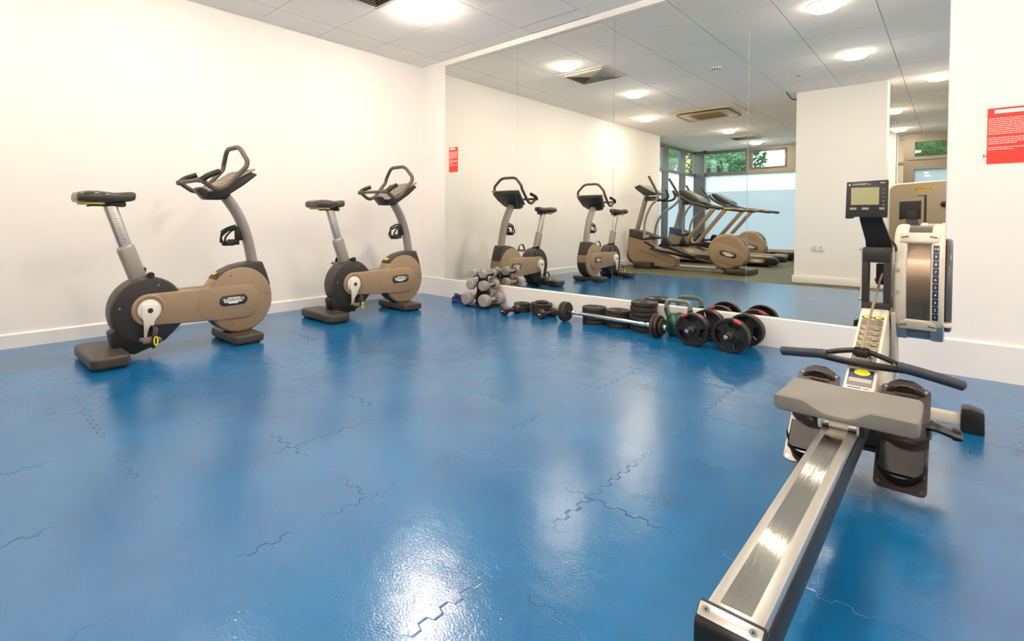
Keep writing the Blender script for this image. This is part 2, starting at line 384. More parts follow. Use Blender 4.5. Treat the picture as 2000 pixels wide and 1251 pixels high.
def basis(x, y, z, o):
    x, y, z = V3(x).normalized(), V3(y).normalized(), V3(z).normalized()
    return Matrix(((x.x, y.x, z.x, o[0]), (x.y, y.y, z.y, o[1]), (x.z, y.z, z.z, o[2]), (0, 0, 0, 1)))
def tag(o, label=None, cat=None, group=None, kind=None):
    if label: o['label'] = label
    if cat: o['category'] = cat
    if group: o['group'] = group
    if kind: o['kind'] = kind
    return o
def thing(name, label, cat, loc=(0, 0, 0), rz=0, group=None):
    o = bpy.data.objects.new(name, None); C.objects.link(o); o.location = loc; o.rotation_euler = (0, 0, rz); o.empty_display_size = 0.1
    return tag(o, label, cat, group)
def dup(src, loc=None, rz=None, label=None, group=None):
    def cp(o, par):
        c = o.copy(); C.objects.link(c); c.parent = par
        for ch in [x for x in S_children.get(o.name, [])]: cp(ch, c)
        return c
    S_children.clear()
    for o in C.objects:
        if o.parent: S_children.setdefault(o.parent.name, []).append(o)
    r = cp(src, None)
    if loc is not None: r.location = loc
    if rz is not None: r.rotation_euler = (0, 0, rz)
    if label: r['label'] = label
    if group: r['group'] = group
    return r
S_children = {}
def struct(o): o['kind'] = 'structure'; return o

# ================================================================== ROOM SHELL
XL = -0.43   # window bay plane on the left
m = MB(); m.b2((-0.15, -4.1, -0.05), (X_END + 0.1, Y_WALL + 0.05, 0.0)); struct(m.build('floor', 'bluefloor', smooth=False))
m = MB(); m.b2((-0.6, Y_END - 0.2, -0.06), (X_END + 0.1, -4.1, -0.004)); struct(m.build('floor_back', 'carpet', smooth=False))
# trim where mats end
m = MB(); m.b2((-0.6, Y_WALL, 0), (X_END + 0.2, 0.2, H)); struct(m.build('wall_mirror_side', 'wall', smooth=False))
m = MB(); m.b2((-0.47, -6.92, -0.05), (0.0, 0.2, H)); struct(m.build('wall_left', 'wall', smooth=False))
m = MB(); m.b2((X_END, Y_END - 0.2, -0.05), (X_END + 0.2, 0.2, H)); struct(m.build('wall_right', 'wall', smooth=False))
m = MB(); m.b2((3.02, -10.25, -0.01), (3.58, -9.90, H)); m.b2((1.95 + 1.2, Y_END - 0.1, -0.01), (3.60, -10.2, H)); struct(m.build('wall_pier', 'wall', smooth=False))
m = MB(); m.b2((2.86, -4.82, -0.01), (3.82, -4.50, H)); struct(m.build('wall_column', 'wall', smooth=False))
m = MB()
for lo, hi in (((2.84, -4.84, 0), (3.84, -4.48, 0.098)),): m.b2(lo, hi, bev=0.004)
struct(m.build('trim_1', 'skirt'))
m = MB(); m.prism([(0.0, 0), (0.0, 0.196), (0.006, 0.204), (0.02, 0.206), (0.02, 0)], 'x', 0.0, X_END); struct(m.build('baseboard_mirror_side', 'skirt', smooth=False))
m = MB(); m.prism([(0.0, 0), (0.016, 0), (0.016, 0.09), (0.010, 0.098), (0.0, 0.10)], 'y', -6.92, 0.0); struct(m.build('baseboard_left', 'skirt', smooth=False))
m = MB(); m.prism([(X_END, 0), (X_END - .016, 0), (X_END - .016, 0.09), (X_END - .01, 0.098), (X_END, 0.10)], 'y', Y_END, 0.0); struct(m.build('baseboard_right', 'skirt', smooth=False))

# ceiling: lay-in tiles over a slim recessed bar grid
m = MB()
xs = [-0.45] + [GX + 0.6 * i for i in range(-1, 12) if -0.44 < GX + 0.6 * i < X_END] + [X_END]
ys = [Y_WALL] + [GY - 0.6 * j for j in range(0, 18) if GY - 0.6 * j > Y_END - 0.05] + [Y_END - 0.1]
g = 0.0035
for i in range(len(xs) - 1):
    for j in range(len(ys) - 1):
        x0, x1, y0, y1 = xs[i] + g, xs[i + 1] - g, ys[j + 1] + g, ys[j] - g
        z = H
        if j == 0 and abs(xs[i] - (GX + 1.2)) < 0.01:   # ill-fitting cut tile by the mirror wall
            z = H + 0.004; y0 += 0.016
        m.b2((x0, y0, z), (x1, y1, z + 0.014))
struct(m.build('ceiling', 'tile', smooth=False))
m = MB()
for x in xs[1:-1]: m.b2((x - 0.012, Y_END, H + 0.008), (x + 0.012, Y_WALL, H + 0.02))
for y in ys[1:-1]: m.b2((-0.45, y - 0.012, H + 0.0081), (X_END, y + 0.012, H + 0.0201))
struct(m.build('trim_2', 'tbar', smooth=False))
m = MB(); m.b2((-0.6, Y_END - 0.2, H + 0.05), (X_END + 0.2, 0.2, H + 0.12)); struct(m.build('ceiling_slab', 'void', smooth=False))

# ------------------------------------------------------------------ windows
ZT0, ZT1 = 2.02, 2.10       # transom
def window_frame(name, fm, bars):
    m = MB()
    for i_, (lo, hi) in enumerate(bars):
        e_ = .0009 * i_; m.b2([q_ - e_ for q_ in lo], [q_ + e_ for q_ in hi])
    return struct(m.build(name, fm))
FD0, FD1 = Y_END, Y_END + 0.09
# window 1: far wall from corner post to the pier
w1 = window_frame('window_1', 'frame', [
    ((-0.47, Y_END - 0.03, 0), (-0.17, -10.2, H)),
    ((-0.17, FD0, 2.585), (3.1, FD1, H)), ((-0.17, FD0, ZT0), (0.80, FD1, ZT1)),
    ((-0.17, FD0, 0.0), (3.1, FD1, 0.14)), ((0.77, FD0, 2.02), (0.82, FD1, H))])
w1b = window_frame('window_frame', 'frame2', [((0.80, FD0, 2.02), (3.1, FD1 + 0.01, 2.13)), ((0.80, FD0, 2.13), (0.86, FD1 + .01, H)), ((1.64, FD0, 2.13), (1.80, FD1 + .01, H)), ((2.60, FD0, 2.13), (2.74, FD1 + .01, H)), ((0.80, FD0, 2.60), (3.1, FD1 + .01, H))])
w1b.parent = w1; del w1b['kind']
for k, (a, b) in enumerate(((0.86, 1.64), (1.80, 2.60))):
    sm = MB()
    for lo, hi in (((a, FD0 + .02, 2.13), (b, FD1 + .02, 2.175)), ((a, FD0 + .02, 2.55), (b, FD1 + .02, 2.60)), ((a, FD0 + .02, 2.175), (a + .05, FD1 + .02, 2.55)), ((b - .05, FD0 + .02, 2.175), (b, FD1 + .02, 2.55))): sm.b2(lo, hi, bev=0.003)
    sa = sm.build('sash', 'frame', w1)
    h = MB(); h.b2(((a + b) / 2 - .13, FD1 + .02, 2.142), ((a + b) / 2 + .13, FD1 + .045, 2.165), bev=.004); h.build('window_handle', 'frame2', sa)
    q = MB(); q.b2((a + .05, FD0 + .05, 2.175), (b - .05, FD0 + .056, 2.55)); q.build('pane', 'glass', sa)
q = MB(); q.b2((-0.17, FD0 + .04, ZT1), (0.77, FD0 + .046, 2.585)); q.build('pane', 'glass', w1, smooth=False)
q = MB(); q.b2((-0.17, FD0 + .04, 1.60), (3.1, FD0 + .046, ZT0)); q.build('frosted_pane', 'frost', w1, smooth=False)
q = MB(); q.b2((-0.17, FD0 + .04, 0.14), (3.1, FD0 + .046, 1.60)); q.build('frosted_pane', 'frost2', w1, smooth=False)
# window 2: left bay
bars = [((-0.46, -10.3, 2.60), (-0.38, -6.92, H)), ((-0.46, -10.3, ZT0), (-0.38, -6.92, ZT1 - .02)), ((-0.46, -10.3, 0), (-0.38, -6.92, 0.14))]
for y0, y1 in ((-7.35, -6.92), (-8.42, -8.10), (-9.52, -9.18), (-10.3, -10.2)): bars.append(((-0.47, y0, 0), (-0.40, y1, H)))
w2 = window_frame('window_2', 'frame', bars)
for y0, y1 in ((-8.10, -7.35), (-9.18, -8.42), (-10.2, -9.52)):
    q = MB(); q.b2((-0.43, y0, ZT1 - .02), (-0.424, y1, 2.60)); q.build('pane', 'glass', w2, smooth=False)
    q = MB(); q.b2((-0.43, y0, 1.60), (-0.424, y1, ZT0)); q.build('frosted_pane', 'frost', w2, smooth=False)
    q = MB(); q.b2((-0.43, y0, 0.14), (-0.424, y1, 1.60)); q.build('frosted_pane', 'frost2', w2, smooth=False)
# window 3: right of the pier
bars = [((3.58, FD0, 2.55), (X_END, FD1, H)), ((3.68, FD0, 0), (3.75, FD1, H)), ((3.58, FD0, 2.05), (3.68, FD1, 2.09)), ((3.75, FD0, 2.03), (X_END, FD1, 2.13)), ((3.58, FD0, 0), (X_END, FD1, .14)),
        ((3.75, FD0 + .02, 0.14), (3.84, FD1 + .03, 2.03)), ((3.75, FD0 + .02, 1.93), (5.1, FD1 + .03, 2.03)), ((5.02, FD0 + .02, 0.14), (5.12, FD1 + .03, 2.55)), ((5.8, FD0, .14), (5.9, FD1, 2.55)),
        ((3.75, FD0 + .02, 2.13), (3.84, FD1 + .02, 2.55)), ((3.75, FD0 + .02, 2.49), (5.05, FD1 + .02, 2.55)), ((3.84, FD0 + .02, 2.13), (5.05, FD1 + .02, 2.175))]
w3 = window_frame('window_3', 'frame2', bars)
q = MB(); q.b2((3.58, FD0 + .03, .14), (3.68, FD0 + .05, 2.05)); q.b2((3.58, FD0 + .03, 2.09), (3.68, FD0 + .05, 2.55)); q.build('infill_panel', 'beige', w3, smooth=False)
q = MB(); q.b2((3.84, FD0 + .05, 2.175), (5.02, FD0 + .056, 2.49)); q.b2((5.12, FD0 + .05, 2.13), (5.8, FD0 + .056, 2.55)); q.b2((5.9, FD0 + .05, 2.13), (6.9, FD0 + .056, 2.55)); q.build('pane', 'glass', w3, smooth=False)
q = MB(); q.b2((3.84, FD0 + .05, .14), (5.02, FD0 + .056, 1.93)); q.b2((5.12, FD0 + .05, .14), (5.8, FD0 + .056, 2.03)); q.b2((5.9, FD0 + .05, .14), (6.9, FD0 + .056, 2.03)); q.build('frosted_pane', 'frost2', w3, smooth=False)

# ------------------------------------------------------------------ outside
m = MB(); m.b2((-40, -60, -0.3), (40, Y_END - 0.25, -0.1)); tag(m.build('lawn', 'grass', smooth=False), 'green lawn outside beyond the windows', 'lawn', kind='structure')
m = MB(); m.b2((-40, Y_END - .25, -0.3), (-0.7, 6, -0.1)); tag(m.build('lawn_side', 'grass', smooth=False), 'green lawn beside the building', 'lawn', kind='structure')
TL = ['pale green tree outside the clear corner pane', 'tall dark green tree outside, seen above the weight machine', 'bushy tree behind the opening top sash',
      'green tree outside the narrow side windows', 'second green tree outside the narrow side windows, further along', 'background tree standing behind the corner pane tree']
def tree(x, y, h, r, label):
    t = thing('tree', label, 'tree', (x, y, -0.1), group='trees outside the windows')
    k = MB(); k.cyl((0, 0, 0), (0.05, 0, h * 0.55), 0.16, 0.08, 12)
    for a in range(4): k.cyl((0, 0, h * .4), (r * .5 * math.cos(a * 1.6), r * .5 * math.sin(a * 1.6), h * .75), .06, .03, 8)
    k.build('trunk', 'bark', t)
    k = MB()
    for a in range(11):
        an = random.uniform(0, 2 * PI); rr = random.uniform(0, r * .6)
        k.ball((rr * math.cos(an), rr * math.sin(an), h * random.uniform(.5, .95)), r * random.uniform(.35, .55), (1, 1, .8), 14, jit=.12)
    tb = bmesh.new()
    for a in range(1400):
        an = random.uniform(0, 2 * PI); el = random.uniform(-.9, 1.3); rr = r * random.uniform(.8, 1.06)
        c = Vector((rr * math.cos(an) * math.cos(el), rr * math.sin(an) * math.cos(el), h * .72 + rr * .65 * math.sin(el)))
        u = Vector((random.uniform(-1, 1), random.uniform(-1, 1), random.uniform(-1, 1))).normalized() * .07
        w = u.orthogonal().normalized() * .045
        tb.faces.new([tb.verts.new(c + q) for q in (u, w, -u, -w)])
    k.take(tb)
    k.build('crown', 'leaf', t)
tree(-1.12, -15.0, 4.2, 1.2, TL[0]); tree(4.6, -14.5, 5.0, 2.2, TL[1]); tree(1.9, -19.0, 4.2, 1.2, TL[2])
tree(-4.3, -10.5, 4.0, 1.5, TL[3]); tree(-5.4, -16.8, 4.8, 2.2, TL[4]); tree(-7.9, -23.5, 5.2, 1.8, TL[5])
m = MB((-8.5, -31.6, -0.1)); m.b2((-9.1, -32.2, -.1), (-8.0, -31.0, 5.6)); m.prism([(-9.2, 5.6), (-7.9, 5.6), (-8.55, 6.1)], 'y', -32.3, -30.9)
tag(m.build('outbuilding', 'render', smooth=False), 'yellow rendered building outside, seen through the narrow side window', 'building')

# ------------------------------------------------------------------ mirrors
ML = ['leftmost wall mirror panel, with the red notice on it', 'second wall mirror panel from the left, behind the small weights', 'third wall mirror panel from the left, above the plate stacks', 'rightmost wall mirror panel, behind the rowing machine']
mx = [0.392, 1.391, 2.395, 3.401, 4.403]
for i in range(4):
    m = MB((mx[i] + .5, 0.012, 0.209)); m.b2((mx[i] + .0012, 0.010, 0.209), (mx[i + 1] - .0012, 0.0155, 2.594), bev=0.0)
    for f in m.bm.faces:
        f.material_index = 0 if f.normal.y < -0.9 else 1
    tag(m.build('wall_mirror', ['mirror', 'medge'], smooth=False), ML[i], 'mirror', 'wall mirrors')
    
# ------------------------------------------------------------------ ceiling fittings
LL = {(1.255, -1.10): 'round ceiling light directly visible at the top left, over the two bikes',
      (1.25, -2.93): 'round ceiling light over the nearer exercise bike, seen in the mirror beside the vent',
      (0.63, -4.764): 'small round ceiling light near the left wall, left of the ceiling cassette',
      (1.27, -7.11): 'round ceiling light over the treadmills behind the ceiling cassette',
      (1.24, -9.2): 'round ceiling light nearest the corner windows',
      (3.66, -1.12): 'round ceiling light above the loose weights, top of the rightmost mirror',
      (3.665, -2.89): 'round ceiling light above the rower seat, seen in the rightmost mirror',
      (4.279, -4.67): 'round ceiling light beside the white column, at the edge of the rightmost mirror',
      (3.72, -6.92): 'round ceiling light behind the white column above the weight machine',
      (3.67, -9.2): 'round ceiling light nearest the window beyond the weight machine',
      (6.06, -1.12): 'round ceiling light out of view to the right by the mirror wall', (6.06, -2.9): 'round ceiling light out of view to the right of the camera', (6.06, -7.0): 'round ceiling light out of view by the right wall at the back'}
base = None
for (x, y), lab in LL.items():
    if base is None:
        base = thing('ceiling_light', lab, 'ceiling light', (x, y, H), group='round ceiling lights')
        k = MB(); k.lathe([(0.106, -0.001), (0.106, -0.007), (0.118, -0.007), (0.122, -0.004), (0.122, 0.0), (0.106, 0.0), (0.106, -0.001)], (0, 0, 0), seg=40); k.build('trim_ring', 'white', base)
        k = MB(); k.lathe([(0, -0.055), (.07, -0.054), (.092, -0.048), (.102, -0.036), (.105, -0.014), (.105, -0.0005), (0, -0.0005)], (0, 0, 0), seg=40); k.build('diffuser', 'lamp', base)
    else: dup(base, (x, y, H), label=lab)

def vent(x0, y0, label):
    t = thing('ceiling_vent', label, 'vent', (x0 + .3, y0 - .3, H), group='square ceiling vents')
    k = MB()
    for a, b in (((-.298, -.298), (.298, -.262)), ((-.298, .262), (.298, .298)), ((-.298, -.262), (-.262, .262)), ((.262, -.262), (.298, .262))):
        k.b2((a[0], a[1], -.008), (b[0], b[1], -.0003), bev=.002)
    k.build('frame', 'ventw', t)
    k = MB(); k.b2((-.262, -.262, -.0012), (.262, .262, -.0004)); k.build('backing', 'void', t)
    for q in range(4):
        k = MB(); rm = Matrix.Rotation(q * PI / 2, 4, 'Z')
        for i in range(9):
            d = .255 - i * .0285; tb = bmesh.new(); bmesh.ops.create_cube(tb, size=1)
            bmesh.ops.scale(tb, vec=(2 * d - .006, .022, .0015), verts=tb.verts)
            k.take(tb, 0, rm @ Matrix.Translation((0, -d + .008, -.014)) @ Matrix.Rotation(-.7, 4, 'X'))
        k.build('louvre', 'ventw', t)
vent(0.9635, -1.397, 'square louvred ceiling vent over the exercise bikes'); vent(0.9635, -7.997, 'square ceiling vent at the back near the corner windows')

t = thing('ceiling_cassette', 'yellowed ceiling air conditioning cassette with brown filter grille', 'air conditioner', (1.53, -5.1, H))
k = MB(); k.prism(rrect(-.49, -.49, .49, .49, .03), 'z', -.03, -.0005, bev=.008); k.build('panel', 'yelpl', t)
k = MB(); loop = [(x, y, -.031) for x, y in rrect(-.40, -.40, .40, .40, .12, 6)]; k.tube(loop, .012, 8, closed=True); k.build('air_slot', 'black', t)
k = MB(); k.prism(rrect(-.38, -.38, .38, .38, .11), 'z', -.045, -.028, bev=.006); k.build('inner_panel', 'yelpl', t)
k = MB(); k.prism(rrect(-.24, -.24, .24, .24, .02), 'z', -.05, -.044, bev=.002)
for i in range(12): k.b2((-.23, -.22 + i * .04 - .006, -.054), (.23, -.22 + i * .04 + .006, -.0495))
k.build('filter_grille', 'filter', t)

for (x, y), lab in {(2.448, -2.41): 'white smoke detector in the middle of the blue floor area ceiling', (3.65, -8.24): 'smoke detector on the ceiling beyond the white column'}.items():
    t = thing('smoke_detector', lab, 'smoke detector', (x, y, H))
    k = MB(); k.lathe([(0, -.012), (.052, -.012), (.058, -.006), (.058, -.0005), (0, -.0005)], (0, 0, 0), seg=28); k.build('base', 'white', t)
    k = MB(); k.lathe([(0, -.05), (.026, -.05), (.036, -.042), (.04, -.018), (.04, -.012), (0, -.012)], (0, 0, 0), seg=28)
    for a in range(8): k.box((.041 * math.cos(a * PI / 4), .041 * math.sin(a * PI / 4), -.028), (.004, .016, .016), (0, 0, a * PI / 4), mi=1)
    k.build('sensing_chamber', ['white', 'ink'], t)
t = MB((3.056, -3.489, H)); t.lathe([(0, -.006), (.014, -.006), (.02, -.003), (.021, -.0005), (0, -.0005)], (3.056, -3.489, H), seg=20); tag(t.build('sprinkler_cap', 'btn'), 'tiny grey round cap on the ceiling between smoke detector and column', 'ceiling cap')
t = MB((2.77, -4.6, H)); t.tube(smooth_path([(2.766, -4.36, H - .004), (2.765, -4.45, H - .012), (2.76, -4.70, H - .03), (2.785, -4.80, H - .03), (2.855, -4.82, H - .025)], 5), .008, 8); tag(t.build('cable', 'charcoal'), 'grey cable looping from the ceiling into the white column', 'cable')
t = MB((-0.1, -10.1, H - .05)); t.lathe([(0, -.05), (.04, -.045), (.05, -.02), (.05, -.0005), (0, -.0005)], (-.12, -10.08, H), seg=20); tag(t.build('security_camera', 'black'), 'small black dome camera at the ceiling in the window corner', 'camera')

t = thing('wall_socket', 'white double power socket on the column face', 'socket', (3.1275, -4.50, .487))
k = MB(); k.b2((-.073, .0, -.043), (.073, .009, .043), bev=.003); k.build('faceplate', 'white', t)
for sx in (-.035, .035):
    k = MB()
    k.b2((sx - .004, .0085, .004), (sx + .004, .0105, .016)); k.b2((sx - .015, .0085, -.018), (sx - .007, .0105, -.012)); k.b2((sx + .007, .0085, -.018), (sx + .015, .0105, -.012)); k.build('socket_holes', 'ink', t)
    k = MB(); k.b2((sx - .006, .0085, .024), (sx + .006, .013, .036), bev=.001); k.build('switch', 'btn', t)

# ------------------------------------------------------------------ notices
def notice(name, label, x0, z0, x1, z1, y, paper=None, rot=0.0):
    t = thing(name, label, 'notice', ((x0 + x1) / 2, y, (z0 + z1) / 2)); w = (x1 - x0) / 2; h = (z1 - z0) / 2
    t.rotation_euler = (0, rot, 0)
    if paper:
        k = MB(); k.b2((-w + paper[0], -.0012, -h + paper[1]), (w + paper[2], -.0002, h + paper[3])); k.build('paper', 'paper', t, smooth=False)
    k = MB(); k.b2((-w, -.0022, -h), (w, -.0012, h)); k.build('red_panel', 'red', t, smooth=False)
    k = MB()
    random.seed(3)
    k.b2((-w + .25 * w, -.003, h * .80), (w - .55 * w, -.0022, h * .93), mi=1)
    z = h * .62
    for para, nl in ((0, 9), (1, 4), (2, 2)):
        for i in range(nl):
            x = -w * .96; xe = w * (.95 if i < nl - 1 else random.uniform(-.2, .4))
            while x < xe - .006:
                L = min(random.uniform(.006, .02), xe - x); k.b2((x, -.0028, z - h * .012), (x + L, -.0022, z + h * .016)); x += L + .0022
            z -= h * .068
        z -= h * .075
    k.build('printing', ['pinkink', 'paper'], t, smooth=False)
    return t
n1 = notice('notice', 'red printed notice stuck on the wall right of the mirrors', 4.556, 1.182, 4.766, 1.484, 0.016, paper=(-.045, -.005, .01, .01), rot=0.0)
k = MB()
for zz, s in ((-.106, 1),): k.prism([(-.118, zz + .011), (-.118, zz - .011), (-.109, zz)], 'y', -.003, -.0012); k.prism([(-.109, zz), (-.100, zz + .011), (-.100, zz - .011)], 'y', -.003, -.0012)
k.prism([(-.114, .118), (-.114, .112), (-.109, .115)], 'y', -.003, -.0012); k.prism([(-.109, .115), (-.104, .118), (-.104, .112)], 'y', -.003, -.0012)
k.build('arrow_marks', 'red', n1)['kind']='stuff'
notice('notice', 'small red printed notice stuck on the leftmost mirror panel', 0.458, 1.395, 0.588, 1.668, 0.0095, rot=0.0)

# ================================================================== EXERCISE BIKE (x right, y forward)
def logo_plate(k, mat, w, h, mi_plate=0, mi_txt=1, body='TECHNOGYM', ext=.0005):
    """ragged white plate with lettering in the plane of mat (x right, y up, z out)"""
    pts = [(-.5, .30), (-.3, .30), (-.28, .42), (.30, .42), (.32, .32), (.5, .32), (.5, -.02), (.44, -.04), (.42, -.25), (.22, -.25), (.2, -.45), (-.25, -.45), (-.27, -.28), (-.46, -.28), (-.46, 0), (-.5, .02)]
    t = bmesh.new(); A = [t.verts.new((a * w, b * h, 0)) for a, b in pts]; B = [t.verts.new((a * w, b * h, .0012)) for a, b in pts]
    t.faces.new(A[::-1]); t.faces.new(B)
    for i in range(len(pts)): t.faces.new((A[i], A[(i + 1) % len(pts)], B[(i + 1) % len(pts)], B[i]))
    k.take(t, mi_plate, mat)
    k.text(body, h * .55, mat @ Matrix.Translation((0, h * .07, .0015)), ext, mi_txt, xs=w / (h * .55) / 6.9)

def make_bike(loc, rz, label):
    t = thing('exercise_bike', label, 'exercise bike', loc, rz, 'exercise bikes')
    # feet
    k = MB(); k.prism(rrect(-.25, -.428, .265, -.222, .045), 'z', .012, .078, bev=.016, seg=3); k.b2((-.22, -.40, 0.0), (-.12, -.25, .014), mi=1); k.b2((.13, -.40, 0.0), (.23, -.25, .014), mi=1); k.build('rear_foot', ['foot', 'black'], t)
    k = MB(); k.prism(rrect(-.217, .405, .228, .618, .03), 'z', .012, .068, bev=.012, seg=3); k.b2((-.19, .43, 0.0), (-.10, .59, .014), mi=1); k.b2((.10, .43, 0.0), (.20, .59, .014), mi=1); k.build('front_foot', ['foot', 'black'], t)
    # rear drum
    k = MB(); k.prism(circle2(-.078, .288, .213, 64), 'x', -.068, .068, bev=.012, seg=3); d = k.build('rear_drum', 'charcoal', t)
    for s in (-1, 1):
        k = MB(); k.lathe([(0, 0), (.196, 0), (.200, .001), (.200, .006), (.192, .009), (0, .009)] if s > 0 else [(0, 0), (.196, 0), (.200, -.001), (.200, -.006), (.192, -.009), (0, -.009)], (s * .068, -.078, .288), 'x', 64)
        for a in (1.25, 2.95, 4.6, 5.9): k.cyl((s * .076, -.078 + .168 * math.cos(a), .288 + .168 * math.sin(a)), (s * .0785, -.078 + .168 * math.cos(a), .288 + .168 * math.sin(a)), .006, mi=1, seg=12)
        k.build('disc_cover', ['face', 'greymet'], d)
    k = MB(); k.prism([(-.29, .17), (-.27, .06), (-.16, .02), (-.05, .055), (.02, .085), (.14, .20), (-.08, .3)], 'x', -.058, .058, bev=.008)
    k.cyl((.05, -.05, .052), (-.05, -.05, .052), .012); k.build('bracket', 'black', t)
    # front drum
    k = MB(); k.prism(circle2(.515, .298, .236, 64), 'x', -.068, .068, bev=.014, seg=3); fd = k.build('front_drum', 'tan', t)
    for s in (-1, 1):
        k = MB(); sg = 1 if s > 0 else -1
        k.lathe([(0, 0), (.222, 0), (.226, sg * .002), (.226, sg * .006), (.218, sg * .010), (0, sg * .010)], (s * .068, .515, .298), 'x', 64)
        for a in (2.0, .15, 4.35): k.cyl((s * .077, .515 + .19 * math.cos(a), .298 + .19 * math.sin(a)), (s * .0795, .515 + .19 * math.cos(a), .298 + .19 * math.sin(a)), .007, mi=1, seg=12)
        k.build('disc_cover', ['tan', 'taupe'], fd)
    # lower dark belly shell
    pts = circle2(.515, .298, .2385, 30, PI * 1.02, PI * 1.97) + circle2(.515, .298, .19, 30, PI * 1.97, PI * 1.02)
    k = MB(); k.prism(pts, 'x', -.060, .060, bev=.004); k.cyl((0, .515, .10), (0, .515, .05), .04, .05); k.build('belly_shell', 'charcoal', t)
    # dark top fairing around mast base
    pts = circle2(.515, .298, .262, 26, PI * .80, PI * .24)
    pts = [(.315, .452)] + pts[1:] + [(.70, .50), (.672, .562), (.60, .558)]
    pts = [(.330, .452), (.36, .485), (.41, .513), (.47, .538), (.55, .553), (.60, .560), (.678, .560), (.715, .47), (.742, .38), (.71, .36), (.62, .44), (.50, .46), (.42, .44), (.36, .42)]
    k = MB(); k.prism(pts, 'x', -.0665, .0665, bev=.012, seg=3); fr = k.build('fairing', 'charcoal', t)
    k = MB(); mt = basis((1, 0, 0), (0, .66, .75), (0, -.75, .66), (0, .355, .489))
    k.take(_disc(.036, .014), 0, mt); k.text('TECHNOGYM', .009, mt @ Matrix.Translation((0, 0, .002)), .0003, 1); k.build('badge', ['gold', 'ink'], fr)
    # connecting arm (stadium)
    for s in (1, -1):
        k = MB(); k.prism(stadium(-.083, .296, .525, .283, .100, .120), 'x', s * .03, s * .093, bev=.010, seg=3)
        k.prism(stadium(.32, .288, .522, .283, .112, .112), 'x', s * .09, s * .097, bev=.004)
        k.lathe([(.078, s * .094), (.082, s * .1), (.09, s * .1), (.098, s * .094)], (0, -.083, .296), 'x', 40)
        ar = k.build('side_cover', 'tan', t)
        k = MB(); k.prism(stadium(.385, .300, .512, .303, .036, .036), 'x', s * .096, s * .101, bev=.002)
        mt = basis((0, s, 0), (0, 0, 1), (s, 0, 0), (s * .1011, .4485, .302))
        logo_plate(k, mt, .145, .05, 1, 2); k.build('badge', ['darkgrey', 'inkw', 'ink'], ar)
        # crank
        end = (-.100, .128) if s > 0 else (-.066, .464)
        k = MB(); k.cyl((s * .088, -.085, .296), (s * .106, -.085, .296), .068, .066, 40, bev=.003)
        cp = []
        dv = Vector((end[0] + .085, end[1] - .296)); L = dv.length; dv.normalize(); n = Vector((-dv.y, dv.x)); o = Vector((-.085, .296))
        for a, w in ((-.04, .045), (.03, .047), (.07, .030), (L, .019)): cp.append(o + dv * a + n * w)
        cp.append(o + dv * (L + .014) + n * .010); cp.append(o + dv * (L + .014) - n * .010)
        for a, w in ((L, .019), (.07, .030), (.03, .047), (-.04, .045)): cp.append(o + dv * a - n * w)
        k.prism([(p.x, p.y) for p in cp], 'x', s * .104, s * .120, bev=.003)
        k.cyl((s * .119, -.085, .296), (s * .122, -.085, .296), .016, mi=1, seg=20); cr = k.build('crank', ['white', 'ink'], t)
        k = MB(); y, z = end
        k.cyl((s * .118, y, z), (s * .15, y, z), .010, mi=1)
        k.prism(rrect(y - .055, z - .012, y + .05, z + .010, .008, 3), 'x', s * .135, s * .225, bev=.005)
        k.build('pedal', ['taupe', 'chrome'], cr)
        k = MB(); loop = [(s * .14, y + .005, z + .008), (s * .145, y + .012, z + .05), (s * .165, y + .02, z + .078), (s * .2, y + .02, z + .07), (s * .225, y + .01, z + .03), (s * .222, y, z - .012)]
        k.tube(smooth_path(loop, 4), .004, 6, flat=4.5, up=None); k.build('strap', 'black', cr)
        k = MB(); k.tube([(s * .235, y + .012 + .010 * math.cos(a), z - .002 + .026 * math.sin(a)) for a in [i * PI / 6 for i in range(12)]], .0045, 6, closed=True); k.build('buckle', 'yellow', cr)
    # seat post
    d = Vector((0, -.070, .2035)).normalized(); q = Vector((0, .2035, .070)).normalized()
    def post(c0, c1, hw, hl, bev):
        k = MB(); tb = bmesh.new(); bmesh.ops.create_cube(tb, size=1); L = (Vector(c1) - Vector(c0)).length
        bmesh.ops.scale(tb, vec=(hw * 2, hl * 2, L), verts=tb.verts); k.bevel(tb, bev, 4)
        dd = (Vector(c1) - Vector(c0)).normalized(); yy = dd.cross(Vector((1, 0, 0))) * -1
        k.take(tb, 0, basis((1, 0, 0), dd.cross(Vector((1, 0, 0))), dd, (Vector(c0) + Vector(c1)) / 2)); return k
    k = post((0, -.112, .46), (0, -.198, .707), .036, .051, .03); k.cyl((-.03, -.07, .50), (.055, -.07, .51), .012, mi=1); k.cyl((.05, -.068, .51), (.075, -.066, .512), .02, mi=1); k.build('seat_post_sleeve', ['greymet', 'black'], t)
    k = post((0, -.185, .68), (0, -.277, .965), .026, .037, .022); sp = k.build('seat_post', 'alu', t)
    k = MB()
    for i in range(14):
        f = i / 14; y = -.2 - .074 * f; z = .725 + .225 * f
        k.b2((.0255, y - .008, z), (.0268, y + (.010 if i % 2 else .004), z + .0022))
    k.build('height_scale', 'ink', sp)
    # saddle
    rings = []
